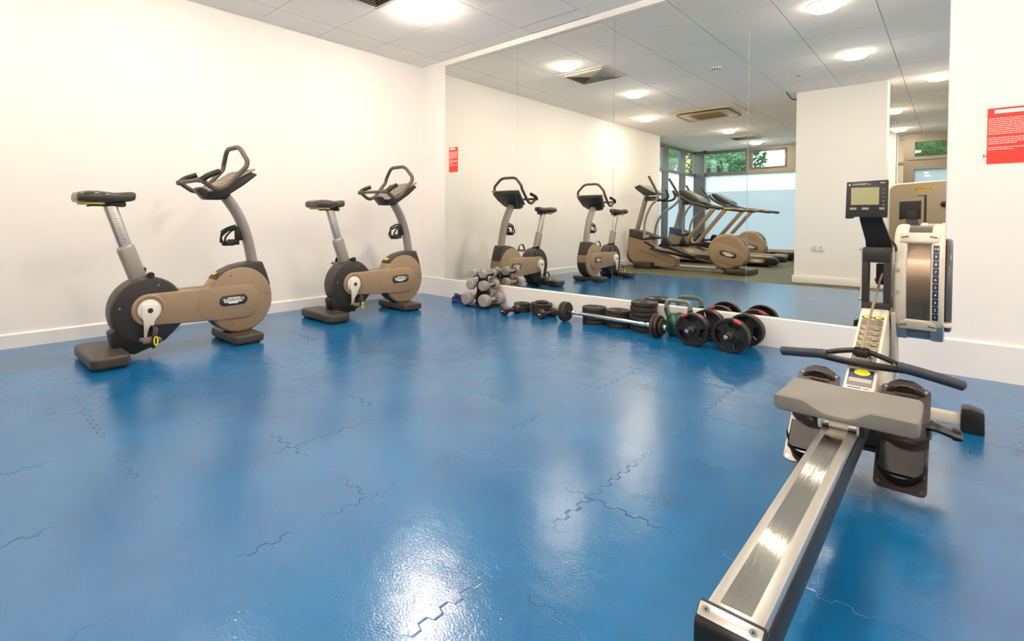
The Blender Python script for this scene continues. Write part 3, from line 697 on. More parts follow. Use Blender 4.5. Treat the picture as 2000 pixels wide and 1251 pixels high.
    for (y, w, zt, zb) in ((-.454, .088, 1.012, .975), (-.447, .112, 1.026, .967), (-.40, .132, 1.036, .963), (-.35, .132, 1.037, .963), (-.30, .112, 1.033, .966), (-.265, .078, 1.030, .968), (-.22, .058, 1.033, .970), (-.17, .050, 1.038, .975), (-.145, .042, 1.036, .982), (-.136, .028, 1.030, .995)):
        r = []
        for a in range(20):
            th = 2 * PI * a / 20; cz = (zt + zb) / 2; hz = (zt - zb) / 2
            x = w * math.copysign(abs(math.cos(th)) ** .5, math.cos(th)); z = cz + hz * math.copysign(abs(math.sin(th)) ** .55, math.sin(th))
            if math.sin(th) > 0 and y < -.2: z -= .010 * math.exp(-(x / .02) ** 2)
            r.append((x, y, z))
        rings.append(r)
    k = MB(); k.loft(rings); sd = k.build('saddle', 'saddle', t, ang=1.2)
    k = MB(); k.prism(rrect(-.10, -.43, .10, -.31, .04), 'z', .954, .967, bev=.004); k.build('saddle_base', 'yunder', sd)
    k = MB(); k.b2((-.03, -.37, .945), (.03, -.19, .972), bev=.006); k.cyl((-.04, -.21, .955), (.04, -.21, .955), .014); k.cyl((.035, -.36, .952), (.06, -.40, .945), .005); k.build('saddle_clamp', 'black', sd)
    # mast
    mp = smooth_path([(0, .632, .53), (0, .612, .64), (0, .590, .73), (0, .556, .83), (0, .505, .93), (0, .43, 1.035)], 4)
    k = MB(); rr = []
    L = len(mp)
    k.tube(mp, .044, 20, flat=.85, up=(1, 0, 0)); ms = k.build('mast', 'greymet', t)
    k = MB(); mt = basis((-1, 0, 0), (0, -.58, .81), (0, .81, .58), (0, .5085, .9855)); k.take(_disc(.02, .012), 0, mt); k.build('badge', 'gold', ms)
    # bottle cage
    k = MB()
    k.b2((-.014, .500, .715), (.014, .565, .815), bev=.006)
    k.tube([(.040 * math.sin(a), .455 + .048 * math.cos(a), .800 + .022 * math.cos(a)) for a in [i * PI / 10 for i in range(20)]], .0075, 8, closed=True)
    for s_ in (-1, 1): k.tube(smooth_path([(s_ * .012, .505, .800), (s_ * .034, .462, .785), (s_ * .040, .420, .745), (s_ * .034, .412, .700)], 4), .0075, 8)
    k.tube(smooth_path([(0, .410, .785), (0, .402, .74), (0, .412, .70)], 3), .0075, 8)
    k.prism(circle2(0, .452, .044, 24), 'z', .680, .715, bev=.005)
    k.b2((-.012, .45, .684), (.012, .53, .725), bev=.004)
    k.build('bottle_holder', 'black', t)
    # console
    pp = [(.345, 1.004), (.245, 1.002), (.165, 1.085), (.185, 1.105), (.33, 1.055), (.56, 1.212), (.60, 1.182), (.57, 1.150), (.44, 1.02)]
    k = MB(); k.prism([(.285, 1.002), (.222, 1.068), (.245, 1.09), (.32, 1.06), (.45, 1.11), (.44, 1.03), (.41, 1.004)], 'x', -.085, .085, bev=.012, seg=3)
    # main tilted tray
    A = [(.29, 1.052), (.545, 1.205), (.60, 1.185), (.50, 1.105), (.40, 1.03), (.33, 1.01)]
    k.prism(A, 'x', -.165, .165, bev=.012, seg=3); cn = k.build('console', 'darkgrey', t)
    ux = Vector((0, .255, .153)).normalized(); un = Vector((0, -.153, .255)).normalized()
    mt = basis((1, 0, 0), ux, un, (0, .4175, 1.1285))
    k = MB(); tb = bmesh.new(); bmesh.ops.create_cube(tb, size=1); bmesh.ops.scale(tb, vec=(.40, .315, .014), verts=tb.verts); k.bevel(tb, .005, 2); k.take(tb, 0, mt @ Matrix.Translation((0, .012, .004)))
    k.build('console_rim', 'greymet', cn)
    k = MB(); tb = bmesh.new(); bmesh.ops.create_cube(tb, size=1); bmesh.ops.scale(tb, vec=(.34, .25, .004), verts=tb.verts); k.take(tb, 0, mt @ Matrix.Translation((0, .01, .012)))
    k.build('display', 'taupe', cn)
    k = MB(); tb = bmesh.new()
    gx = [-.15]; gy = [-.10]
    for q in range(5): gx += [-.127 + .055 * q, -.093 + .055 * q]
    for q in range(4): gy += [-.084 + .05 * q, -.066 + .05 * q]
    gx.append(.15); gy.append(.10)
    vg = [[tb.verts.new((a_, b_, .0145)) for b_ in gy] for a_ in gx]
    for a_ in range(len(gx) - 1):
        for b_ in range(len(gy) - 1):
            f_ = tb.faces.new((vg[a_][b_], vg[a_ + 1][b_], vg[a_ + 1][b_ + 1], vg[a_][b_ + 1])); f_.material_index = 1 if a_ % 2 and b_ % 2 else 0
    bmesh.ops.transform(tb, matrix=mt, verts=tb.verts); me_ = bpy.data.meshes.new('t'); tb.to_mesh(me_); tb.free(); k.bm.from_mesh(me_)
    k.build('keypad', ['taupe', 'greymet'], cn)
    for o_ in [cn] + [q for q in C.objects if q.parent == cn]:
        for v in o_.data.vertices:
            f_ = min(1, max(0, (v.co.y - .27) / .24)); v.co.x *= .50 + .52 * f_
    # handlebar: top arch and a hooked loop on either side
    hb = [(-.2, .195, 1.125), (-.2, .29, 1.062), (-.2, .36, 1.085), (-.205, .50, 1.235), (-.2, .505, 1.275), (-.105, .49, 1.376), (.105, .49, 1.376), (.2, .505, 1.275), (.205, .50, 1.235), (.2, .36, 1.085), (.2, .29, 1.062), (.2, .195, 1.125)]
    k = MB(); k.tube(round_path(hb, .05, 6), .0165, 14, up=None); k.build('handlebar', 'rubber', t)
    k = MB(); k.tube([(-.2, .195, 1.125), (.2, .195, 1.125)], .014, 12); k.build('crossbar', 'rubber', t)
    for s in (-1, 1):
        k = MB(); k.tube(round_path([(s * .215, .20, 1.128), (s * .222, .235, 1.155), (s * .20, .31, 1.185)], .03), .019, 12); k.build('grip', 'black', t)
        k = MB(); k.tube([(s * .17, .195, 1.125), (s * .222, .195, 1.125)], .0195, 14); k.build('clamp', 'rubber', t)
    return t
def _disc(a, b, th=.0025, n=24):
    t = bmesh.new(); A = [t.verts.new((a * math.cos(2 * PI * i / n), b * math.sin(2 * PI * i / n), 0)) for i in range(n)]; B = [t.verts.new((v.co.x, v.co.y, th)) for v in A]
    t.faces.new(A[::-1]); t.faces.new(B)
    for i in range(n): t.faces.new((A[i], A[(i + 1) % n], B[(i + 1) % n], B[i]))
    return t
bike = make_bike((.79, -3.05, 0), 0.0, 'tan and grey exercise bike nearer the camera, at far left by the wall')
dup(bike, (.602, -1.359, 0), -0.02, 'tan and grey exercise bike further away, near the mirror corner')

# ================================================================== ELLIPTICAL (built at world position, mirrored view only)
def make_elliptical():
    O = (1.1, -5.25, -.004); t = thing('elliptical_trainer', 'tan cross trainer nearest the blue floor, big rear drum and two long arms', 'elliptical trainer', O, group='elliptical trainers')
    def nm(): return MB(O)
    cy = -5.25
    k = nm(); k.prism(rrect(.33, cy - .30, .64, cy + .30, .03), 'z', .0, .105, bev=.012); k.build('front_foot', 'darkgrey', t)
    k = nm(); k.prism(rrect(1.86, cy - .32, 2.18, cy + .32, .03), 'z', .0, .085, bev=.012); k.build('rear_foot', 'foot', t)
    body = [(.18, .70), (.15, .55), (.13, .37), (.16, .17), (.30, .045), (.95, .03), (1.0, .06), (1.01, .19), (.97, .22), (.60, .41), (.60, .55)]
    k = nm(); k.prism(body, 'y', cy - .12, cy + .12, bev=.018, seg=3); bd = k.build('front_body', 'tan', t)
    k = nm(); k.prism([(.44, .46), (.47, .48), (.66, .385), (.63, .365)], 'y', cy + .118, cy + .122); k.prism([(.44, .46), (.47, .48), (.66, .385), (.63, .365)], 'y', cy - .122, cy - .118)
    k.tube([(.36, cy + .121, .31), (.60, cy + .121, .245), (.95, cy + .121, .10)], .003, 6); k.build('side_slot', 'black', bd)
    k = nm(); k.tube(smooth_path([(.125, cy, .34), (.10, cy, .22), (.15, cy, .10), (.26, cy, .03)], 4), .016, 10, flat=5, up=(0, 0, 1)); k.build('front_bumper', 'greymet', bd)
    k = nm(); k.prism([(.17, .705), (.17, .56), (.42, .50), (.66, .525), (.68, .56), (.45, .645), (.40, .66)], 'y', cy - .135, cy + .135, bev=.015, seg=3); k.build('cowl', 'charcoal', t)
    k = nm(); k.tube([(.26, cy, .66), (.44, cy, 1.33)], .042, 16); k.build('mast', 'mastgrey', t)
    k = nm(); k.prism([(.28, 1.475), (.37, 1.51), (.66, 1.36), (.67, 1.33), (.46, 1.32), (.33, 1.42)], 'y', cy - .19, cy + .19, bev=.01); cn = k.build('console', 'darkgrey', t)
    k = nm(); k.prism([(.37, 1.514), (.385, 1.518), (.675, 1.36), (.665, 1.352)], 'y', cy - .20, cy + .20, bev=.002); k.build('display', 'greymet', cn)
    k = nm(); k.b2((.42, cy - .06, 1.22), (.62, cy + .06, 1.30), bev=.02); k.tube([(.62, cy - .26, 1.235), (.66, cy, 1.25), (.62, cy + .26, 1.235)], .022, 12); k.build('crossbar', 'darkgrey', t)
    for s, off in ((1, 0), (-1, 0)):
        yy = cy + s * .14
        k = nm(); k.tube(round_path([(.66, yy, 1.22), (.82, yy + s * .02, 1.22), (.90, yy + s * .02, 1.27), (.85, yy + s * .02, 1.40)], .05), .019, 12); k.build('fixed_handle', 'black', t)
    arms = [[(.53, .57), (.52, .73), (.55, .92), (.64, 1.13), (.74, 1.23), (.76, 1.33)], [(.47, .56), (.52, .82), (.64, 1.0), (.80, 1.12), (.90, 1.22), (.91, 1.30)]]
    tops = [[(.76, 1.32), (.68, 1.48), (.59, 1.65)], [(.91, 1.29), (.83, 1.46), (.73, 1.63)]]
    for (pa, tp, s) in zip(arms, tops, (1, -1)):
        yy = cy + s * .28
        k = nm(); k.tube(smooth_path([(a, yy, b) for a, b in pa], 5), .021, 12); k.cyl((pa[0][0], cy + s * .12, pa[0][1]), (pa[0][0], yy + s * .02, pa[0][1]), .028); am = k.build('moving_arm', 'greymet', t)
        k = nm(); k.tube([(a, yy, b) for a, b in tp], .021, 12); k.build('grip', 'charcoal', am)
    # rear drum
    pts = circle2(1.815, .352, .278, 56, ry=.292)
    k = nm(); k.prism(pts, 'y', cy - .15, cy + .15, bev=.05, seg=5); dr = k.build('rear_drum', 'tan', t)
    for s in (1, -1):
        k = nm(); k.prism(stadium(1.72, .34, 1.96, .27, .16, .14), 'y', cy + s * .145, cy + s * .158, bev=.006); sc = k.build('side_cover', 'tan', dr)
        k = nm(); k.prism(stadium(1.77, .335, 1.93, .295, .045, .045), 'y', cy + s * .156, cy + s * .162, bev=.002)
        logo_plate(k, basis((s * 1, 0, -.25 * s) if s > 0 else (-1, 0, .25), (.25 if s > 0 else .25, 0, 1), (0, s, 0), (1.85, cy + s * .1622, .315)) if False else basis((-s, 0, s * .25), (.25, 0, 1), (0, s, 0), (1.85, cy + s * .1622, .315)), .17, .062, 1, 2)
        k.build('badge', ['charcoal', 'inkw', 'ink'], sc)
    k = nm(); k.prism(circle2(1.815, .352, .281, 20, .35, 1.15, ry=.295) + circle2(1.815, .352, .24, 20, 1.15, .35, ry=.255), 'y', cy - .07, cy + .07, bev=.003); k.build('top_strip', 'charcoal', dr)
    k = nm(); k.cyl((1.70, cy - .1, .06), (1.70, cy + .1, .06), .05); k.b2((1.62, cy - .2, 0), (1.80, cy + .2, .05), bev=.01); k.build('drum_mount', 'taupe', t)
    k = nm(); k.b2((.95, cy - .035, .035), (1.75, cy + .035, .085), bev=.01); k.build('base_beam', 'alu', t)
    for s, a, b, c, d in ((1, (.60, .36), (1.62, .16), (.82, .46), (1.36, .27)), (-1, (.60, .40), (1.62, .46), (.98, .44), (1.58, .50))):
        yy = cy + s * .20
        k = nm(); k.tube([(a[0], yy, a[1]), (b[0], yy, b[1])], .022, 10); ln = k.build('pedal_link', 'black', t)
        k = nm(); dx, dz = d[0] - c[0], d[1] - c[1]
        k.prism([(c[0], c[1]), (d[0], d[1]), (d[0], d[1] - .04), (c[0], c[1] - .05)], 'y', yy - .075, yy + .075, bev=.008)
        k.prism([(c[0] - .03, c[1] - .04), (c[0] + .03, c[1] + .10), (c[0] + .09, c[1] + .11), (c[0] + .14, c[1] - .04)], 'y', yy - .075, yy + .075, bev=.015); k.build('pedal', 'black', ln)
    return t
el = make_elliptical()
e2 = dup(el, (1.1 - .41, -5.25 - 2.98, -.004), label='tan cross trainer further back between the two treadmills, with a blue cowl')
for ch in e2.children:
    if ch.name.startswith('cowl'):
        ch.data = ch.data.copy(); ch.data.materials[0] = M['cowlblue']; ch['label'] = 'blue cowl'

# ================================================================== TREADMILL
def make_treadmill():
    O = (1.1, -7.28, -.004); t = thing('treadmill', 'treadmill nearer the mirrors, between the two cross trainers', 'treadmill', O, group='treadmills'); cy = -7.28
    def nm(): return MB(O)
    k = nm(); k.b2((.15, cy - .36, .06), (1.98, cy + .36, .155), bev=.02); k.build('deck', 'charcoal', t)
    k = nm(); k.b2((.6, cy - .25, .154), (2.0, cy + .25, .166), bev=.004); k.cyl((2.0, cy - .25, .12), (2.0, cy + .25, .12), .045); k.build('belt', 'black', t)
    k = nm(); k.prism([(.02, .05), (.0, .14), (.10, .26), (.50, .27), (.66, .20), (.68, .05)], 'y', cy - .37, cy + .37, bev=.03, seg=3); k.build('motor_hood', 'tan', t)
    for s in (1, -1):
        k = nm(); k.b2((.62, cy + s * .26, .155), (2.08, cy + s * .39, .205), bev=.015); k.build('side_rail', 'greymet', t)
        k = nm(); k.prism([(1.62, .05), (1.62, .175), (2.06, .175), (2.17, .15), (2.18, .07), (2.12, .05)], 'y', cy + s * .28, cy + s * .395, bev=.012); ec = k.build('end_cap', 'black', t)
        k = nm(); k.prism(stadium(1.74, .113, 1.92, .113, .042, .042), 'y', cy + s * .392, cy + s * .398); logo_plate(k, basis((-s, 0, 0), (0, 0, 1), (0, s, 0), (1.83, cy + s * .3985, .113)), .18, .05, 1, 2); k.build('badge', ['tan', 'inkw', 'ink'], ec)
        k = nm(); k.b2((.25, cy + s * .2, 0), (.37, cy + s * .33, .07), bev=.01); k.b2((1.9, cy + s * .22, 0), (2.02, cy + s * .34, .06), bev=.01); k.build('foot', 'black', t)
        yy = cy + s * .375
        k = nm(); k.prism([(.30, .16), (.40, .16), (1.12, 1.09), (1.02, 1.09)], 'y', yy - .03, yy + .03, bev=.018, seg=3); k.build('upright', 'tan', t)
        k = nm(); k.tube(smooth_path([(.36, yy, 1.46), (.42, yy, 1.37), (.63, yy, 1.24), (.91, yy, 1.145), (1.11, yy, 1.12), (1.40, yy, 1.075), (1.62, yy, 1.045)], 5), .028, 12); hr = k.build('handrail', 'charcoal', t)
        k = nm(); k.b2((1.26, yy - .031, 1.082), (1.40, yy + .031, 1.105), bev=.006); k.build('badge', 'gold', hr)
    k = nm(); k.prism([(.37, 1.485), (.42, 1.505), (.76, 1.30), (.80, 1.23), (.60, 1.245), (.42, 1.40)], 'y', cy - .30, cy + .30, bev=.015, seg=3); cn = k.build('console', 'charcoal', t)
    k = nm(); k.prism([(.435, 1.498), (.44, 1.506), (.745, 1.322), (.735, 1.312)], 'y', cy - .22, cy + .22); k.build('display', 'taupe', cn)
    k = nm(); k.tube([(.95, cy - .36, 1.10), (.92, cy, 1.15), (.95, cy + .36, 1.10)], .022, 12); k.build('crossbar', 'charcoal', t)
    return t
tr = make_treadmill()
dup(tr, (1.1 - .02, -7.28 - 2.08, -.004), label='treadmill further back, closest to the frosted windows')

# ================================================================== WEIGHT MACHINE
O = (4.3, -7.2, -.004); t = thing('weight_machine', 'weight machine with warm grey shroud and cream rim beyond the column', 'weight machine', O)
sh = [(3.69, .04), (3.69, 1.38), (3.72, 1.43), (3.78, 1.455), (4.35, 1.49), (4.90, 1.455), (4.97, 1.43), (5.0, 1.38), (5.0, .04)]
k = MB(O); k.prism(sh, 'y', -7.16, -7.04, bev=.01); k.prism(sh, 'y', -7.42, -7.36, bev=.01); k.build('shroud', 'machine', t)
k = MB(O); k.tube([(p[0], -7.10, p[1]) for p in sh], .022, 8, flat=2.6, up=None); k.build('rim', 'cream', t)
k = MB(O); mt = basis((-1, 0, 0), (0, 0, 1), (0, 1, 0), (4.09, -7.0392, 1.375))
tb = bmesh.new(); vv = [tb.verts.new((x, y, .001)) for x, y in ((-.11, .012), (-.06, .026), (.11, .022), (.105, -.004), (.05, -.024), (-.05, -.027), (-.105, -.012))]; tb.faces.new(vv); k.take(tb, 0, mt)
k.text('TECHNOGYM', .032, mt @ Matrix.Translation((0, 0, .0015)), .0004, 1); k.build('badge', ['gold', 'ink'], t)
k = MB(O); k.prism([(4.02, 1.28), (4.13, 1.28), (4.13, .5), (4.10, .5), (4.10, 1.265), (4.02, 1.265)], 'y', -7.041, -7.036); k.build('panel_groove', 'charcoal', t)
k = MB(O); k.lathe([(0, 0), (.035, 0), (.045, .015), (.045, .04), (.03, .05), (0, .05)], (4.33, -7.04, 1.13), 'y', 20); k.build('knob', 'black', t)
k = MB(O); k.b2((3.75, -7.45, 0), (4.95, -6.95, .05), bev=.01); k.cyl((4.0, -7.26, .04), (4.0, -7.26, 1.36), .012, mi=1); k.cyl((4.6, -7.26, .04), (4.6, -7.26, 1.36), .012, mi=1); k.b2((3.85, -7.34, .06), (4.75, -7.18, .7), bev=.005, mi=2); k.build('weight_stack', ['taupe', 'chrome', 'black'], t)

# ================================================================== ROWING MACHINE (world coordinates)
O = (4.217, -2.1, 0)
t = thing('rowing_machine', 'rowing machine in the right foreground with silver rail and grey seat', 'rowing machine', O)
def nm(): return MB(O)
zr = .285
# rail follows a slight yaw
def rx(y): return 4.217 + (y + 2.3) * .003
def railbox(k, x0, x1, z0, z1, y0, y1, mi=0, bev=0):
    a, b = rx(y0), rx(y1)
    t_ = bmesh.new(); vs = [t_.verts.new(p) for p in ((a + x0, y0, z0), (a + x1, y0, z0), (a + x1, y0, z1), (a + x0, y0, z1), (b + x0, y1, z0), (b + x1, y1, z0), (b + x1, y1, z1), (b + x0, y1, z1))]
    for f in ((0, 1, 2, 3), (4, 7, 6, 5), (0, 4, 5, 1), (1, 5, 6, 2), (2, 6, 7, 3), (3, 7, 4, 0)): t_.faces.new([vs[i] for i in f])
    bmesh.ops.recalc_face_normals(t_, faces=t_.faces); k.bevel(t_, bev, 2); k.take(t_, mi)
Y0, Y1 = -3.262, -1.72
k = nm(); railbox(k, -.039, .039, .262, zr, Y0, Y1, 0, .006); railbox(k, -.036, .041, .20, .262, Y0, Y1, 1, .004); rl = k.build('rail', ['brushed', 'black'], t)
k = nm(); railbox(k, -.022, .020, zr - .001, zr + .0012, Y0 + .02, Y1); k.build('running_track', 'steel', rl)
k = nm(); yy = Y0; a = rx(yy)
k.prism([(yy + .004, zr + .007), (yy - .004, zr + .006), (yy - .026, zr - .008), (yy - .030, zr - .014), (yy - .030, .232), (yy + .004, .232)], 'x', a - .045, a + .045, bev=.004)
ec = k.build('end_cap', 'black', t)
k = nm(); mt = basis((1, 0, 0), (0, .845, .535), (0, -.535, .845), (a, yy - .0148, zr + .0005))
tb = bmesh.new(); bmesh.ops.create_cube(tb, size=1); bmesh.ops.scale(tb, vec=(.084, .022, .004), verts=tb.verts); k.bevel(tb, .003, 2); k.take(tb, 0, mt)
for s in (-1, 1): k.take(_disc(.0055, .0055, .003, 16), 1, mt @ Matrix.Translation((s * .031, 0, .002))); k.take(_disc(.0025, .0025, .0032, 6), 2, mt @ Matrix.Translation((s * .031, 0, .0021)))
k.build('top_plate', ['brushed', 'chrome', 'ink'], ec)
k = nm(); k.b2((a - .040, yy - .026, .05), (a + .040, yy + .012, .234), bev=.006); k.tube([(a - .17, yy - .02, .032), (a + .17, yy - .02, .032)], .026, 14); k.cyl((a - .19, yy - .02, .0325), (a - .165, yy - .02, .0325), .032, mi=1); k.cyl((a + .165, yy - .02, .0325), (a + .19, yy - .02, .0325), .032, mi=1); k.build('rear_leg', ['greymet', 'black'], t)
# seat carriage + rollers
k = nm(); k.cyl((4.172, -2.285, zr + .019), (4.262, -2.285, zr + .019), .0175, mi=0); k.cyl((4.195, -2.285, zr + .019), (4.238, -2.285, zr + .019), .0182, mi=1)
for x in (4.170, 4.258): k.cyl((x, -2.285, zr + .016), (x + .008, -2.285, zr + .016), .024, mi=1, seg=24)
k.cyl((4.175, -2.13, zr + .019), (4.26, -2.13, zr + .019), .0175, mi=0)
for s in (-1, 1): k.b2((4.217 + s * .052 - .006, -2.31, zr - .004), (4.217 + s * .052 + .006, -2.11, zr + .035), mi=2)
k.b2((4.14, -2.31, zr + .03), (4.30, -2.11, zr + .036), mi=2)
k.build('seat_carriage', ['chrome', 'white', 'black'], t)
rings = []
SX0, SX1 = 4.068, 4.384
n = 33
for i in range(n):
    u = 0.5 - 0.5 * math.cos(PI * i / (n - 1)); x = SX0 + (SX1 - SX0) * u; c = (u - .5) * 2
    e = min(1.0, min(u, 1 - u) * (SX1 - SX0) / .014); ins = .012 * (1 - math.sqrt(max(0, 1 - (1 - e) ** 2)))
    sm_ = lambda a, b, v: (lambda q: q * q * (3 - 2 * q))(min(1, max(0, (v - a) / (b - a))))
    d_ = sm_(-.62, -.18, c) * (1 - sm_(.12, .42, c))           # low scoop behind the tailbone
    zr_ = .363 - .027 * d_ - ins; zf = .358 - ins; zb = .316 + ins
    yr = -2.338 + ins; yf = -2.082 - ins - .012 * d_
    hol = lambda f: .004 * math.sin(PI * f) * (1 - abs(c) ** 4)
    r = [(x, yr + .010, zb), (x, yr + .002, zb + .004), (x, yr - .001, (zb + zr_) / 2), (x, yr, zr_ - .004), (x, yr + .006, zr_)]
    for f in (.12, .3, .5, .7, .88): r.append((x, yr + (yf - yr) * f, zr_ + (zf - zr_) * sm_(0, .55, f) - hol(f)))
    r += [(x, yf - .010, zf), (x, yf - .002, zf - .006), (x, yf, (zb + zf) / 2), (x, yf - .002, zb + .004), (x, yf - .010, zb)]
    rings.append(r)
k = nm(); k.loft(rings); k.build('seat', 'seat', t, ang=.62)
# main frame: sloped front box with label, black framed window, monitor arm
FX0, FX1 = 4.172, 4.258
prof = [(-1.93, .165), (-1.93, .268), (-1.40, .500), (-1.345, .515), (-1.30, .515), (-1.26, .47), (-1.30, .34), (-1.55, .165)]
k = nm(); k.prism(prof, 'x', FX0, FX1, bev=.006); fm = k.build('main_frame', 'cream', t)
k = nm(); k.b2((FX1 - .004, -1.75, .14), (FX1 + .012, -1.30, .30), bev=.003); k.prism([(-1.36, .50), (-1.20, .50), (-1.02, .10), (-1.10, .06), (-1.16, .09)], 'x', 4.262, 4.275, bev=.002)
k.tube([(4.245, -1.24, .50), (4.235, -1.06, .04)], .02, 10)
k.build('front_leg', 'cream', t)
# labels on the slope
sl = Vector((0, .53, .232)).normalized(); sn = Vector((0, -.232, .53)).normalized()
def slope(y, off=.0008): return Vector((4.215, y, .268 + (y + 1.93) * .232 / .53)) + sn * off
def lab_mat(y): return basis((1, 0, 0), sl, sn, slope(y))
k = nm(); mt = lab_mat(-1.575)
def rect(k, mt, x0, y0, x1, y1, mi, z=0.0):
    tb = bmesh.new(); tb.faces.new([tb.verts.new(p) for p in ((x0, y0, z), (x1, y0, z), (x1, y1, z), (x0, y1, z))]); k.take(tb, mi, mt)
M['labgrey'] = pmat('grey_label', srgb(118, 112, 104), 0.4)
rect(k, mt, -.033, -.150, .033, .135, 0, .0004)
for i in range(6): rect(k, mt, -.034, -.10 + i * .037, .034, -.097 + i * .037, 1, .0008)
for i in range(6):
    for s in (-1, 1):
        rect(k, mt, s * .018 - .010, -.125 + i * .037, s * .018 + .008, -.121 + i * .037, 3, .0008)
        for tt in ((0, 0), (.004, .006), (-.004, .009)): rect(k, mt, s * .018 + tt[0] - .005, -.118 + i * .037 + tt[1], s * .018 + tt[0] + .003, -.1155 + i * .037 + tt[1], 2, .0008)
for s in (-1, 1): k.take(_disc(.0165, .012, .0008), 3, mt @ Matrix.Translation((s * .0175, .150, 0))); k.take(_disc(.011, .0085, .0014), 1, mt @ Matrix.Translation((s * .0175, .150, 0)))
mt = lab_mat(-1.83)
rect(k, mt, -.034, -.02, .034, .075, 0, .0004); rect(k, mt, -.034, .025, .034, .075, 4, .0008); k.take(_disc(.022, .018, .0016), 1, mt @ Matrix.Translation((.002, .058, 0)))
for i in range(4): rect(k, mt, -.03, .004 + i * .0055, .03, .0062 + i * .0055, 2, .0009)
rect(k, mt, -.034, -.06, .034, -.022, 2, .0006); rect(k, mt, -.03, -.034, .008, -.028, 3, .001); rect(k, mt, .012, -.034, .028, -.028, 5, .001)
k.build('label', ['labgrey', 'yellow', 'inkw', 'ink', 'navy', 'redmark'], fm)
# window surround
k = nm()
for lo, hi in (((FX0 - .002, -1.36, .505), (FX0 + .020, -1.30, .745)), ((FX1 - .020, -1.36, .505), (FX1 + .002, -1.30, .745)), ((FX0, -1.362, .505), (FX1, -1.298, .535)), ((FX0, -1.362, .700), (FX1, -1.298, .762))): k.b2(lo, hi, bev=.004)
k.build('window_surround', 'darkgrey', t)
k = nm(); k.tube(smooth_path([(FX1 - .004, -1.31, .52), (FX1 + .004, -1.31, .66), (FX1 + .002, -1.31, .76)], 3), .006, 8); k.tube([(FX0 - .004, -1.33, .50), (FX0 - .004, -1.33, .76)], .005, 8); k.build('side_trim', 'cream', t)
k = nm(); k.cyl((4.222, -1.20, .66), (4.235, -1.20, .66), .035, mi=0); k.b2((4.205, -1.24, .60), (4.25, -1.16, .69), bev=.004, mi=1); k.build('chain_sprocket', ['chrome', 'black'], t)
k = nm(); k.tube([(4.228, -1.22, .655), (4.223, -1.30, .62), (4.210, -1.74, .415)], .0045, 6); 
k.tube([(4.2225, -1.30, .6205), (4.2095, -1.74, .4155)], .0058, 8, flat=.7)
k.build('chain', pmat('oiled_chain', srgb(176, 152, 128), .35, metal=.6, var=.25, vscale=160), t)
# bolts
k = nm()
for y, z in ((-1.34, .755), (-1.34, .545)): k.cyl((FX0 - .012, y, z), (FX0 - .002, y, z), .006, seg=12)
k.build('bolt', 'chrome', t)
# monitor arm
arm = [[(-1.335, .750), (-1.29, .750)], [(-1.345, .79), (-1.30, .79)], [(-1.42, .875), (-1.395, .88)], [(-1.435, .96), (-1.41, .96)]]
rings = []
for (a, b), (x0, x1) in zip(arm, ((4.180, 4.262), (4.178, 4.258), (4.166, 4.236), (4.165, 4.230))):
    rings.append([(x0, a[0], a[1]), (x1, a[0], a[1]), (x1, b[0], b[1]), (x0, b[0], b[1])])
k = nm(); k.loft(rings); k.b2((4.178, -1.352, .735), (4.262, -1.292, .765), bev=.005); k.build('monitor_arm', 'black', t)
k = nm(); k.tube(smooth_path([(4.25, -1.30, .80), (4.268, -1.30, .77), (4.272, -1.30, .745)], 4), .004, 6); k.build('sensor_wire', 'charcoal', t)
# monitor
mn = Vector((.04, -1, .06)).normalized(); mxv = Vector((1, .04, 0)).normalized(); myv = mn.cross(mxv) * 1.0
if myv.z < 0: myv = -myv
mt = basis(mxv, myv, mn, (4.190, -1.452, .955))
k = nm(); tb = bmesh.new(); pts = [(-.064, .073), (.064, .077), (.063, -.070), (.0, -.070), (-.035, -.066), (-.045, -.074), (-.066, -.074)]
A = [tb.verts.new((a, b, 0)) for a, b in pts]; B = [tb.verts.new((a, b, -.034)) for a, b in pts]; tb.faces.new(A[::-1]); tb.faces.new(B)
for i in range(len(pts)): tb.faces.new((A[i], A[(i + 1) % len(pts)], B[(i + 1) % len(pts)], B[i]))
bmesh.ops.recalc_face_normals(tb, faces=tb.faces); k.bevel(tb, .003, 2); k.take(tb, 0, mt); mo = k.build('monitor', 'darkgrey', t)
k = nm(); tb = bmesh.new(); bmesh.ops.create_cube(tb, size=1); bmesh.ops.scale(tb, vec=(.086, .069, .002), verts=tb.verts); k.take(tb, 0, mt @ Matrix.Translation((-.006, .014, .0005))); k.build('screen', 'lcd', mo)
k = nm()
for i in range(5): k.take(_disc(.006, .0035, .0018, 14), 0, mt @ Matrix.Translation((.0505, .040 - .0155 * i, .0002)))
for x in (-.042, -.004, .046): tb = bmesh.new(); bmesh.ops.create_cube(tb, size=1); bmesh.ops.scale(tb, vec=(.021 if x < .04 else .016, .009, .002), verts=tb.verts); k.take(tb, 1, mt @ Matrix.Translation((x, -.036, .001)))
k.build('buttons', ['smoked', 'btn'], mo)
k = nm(); k.text('CONCEPT 2', .0082, mt @ Matrix.Translation((-.018, .0615, .0007)), .0002, 0, xs=1.25); k.text('PM3', .0075, mt @ Matrix.Translation((.047, .0655, .0007)), .0002, 0, xs=1.2)
k.take(_disc(.0035, .0032, .001, 12), 0, mt @ Matrix.Translation((-.054, .060, .0002))); k.build('lettering', 'inkw', mo)
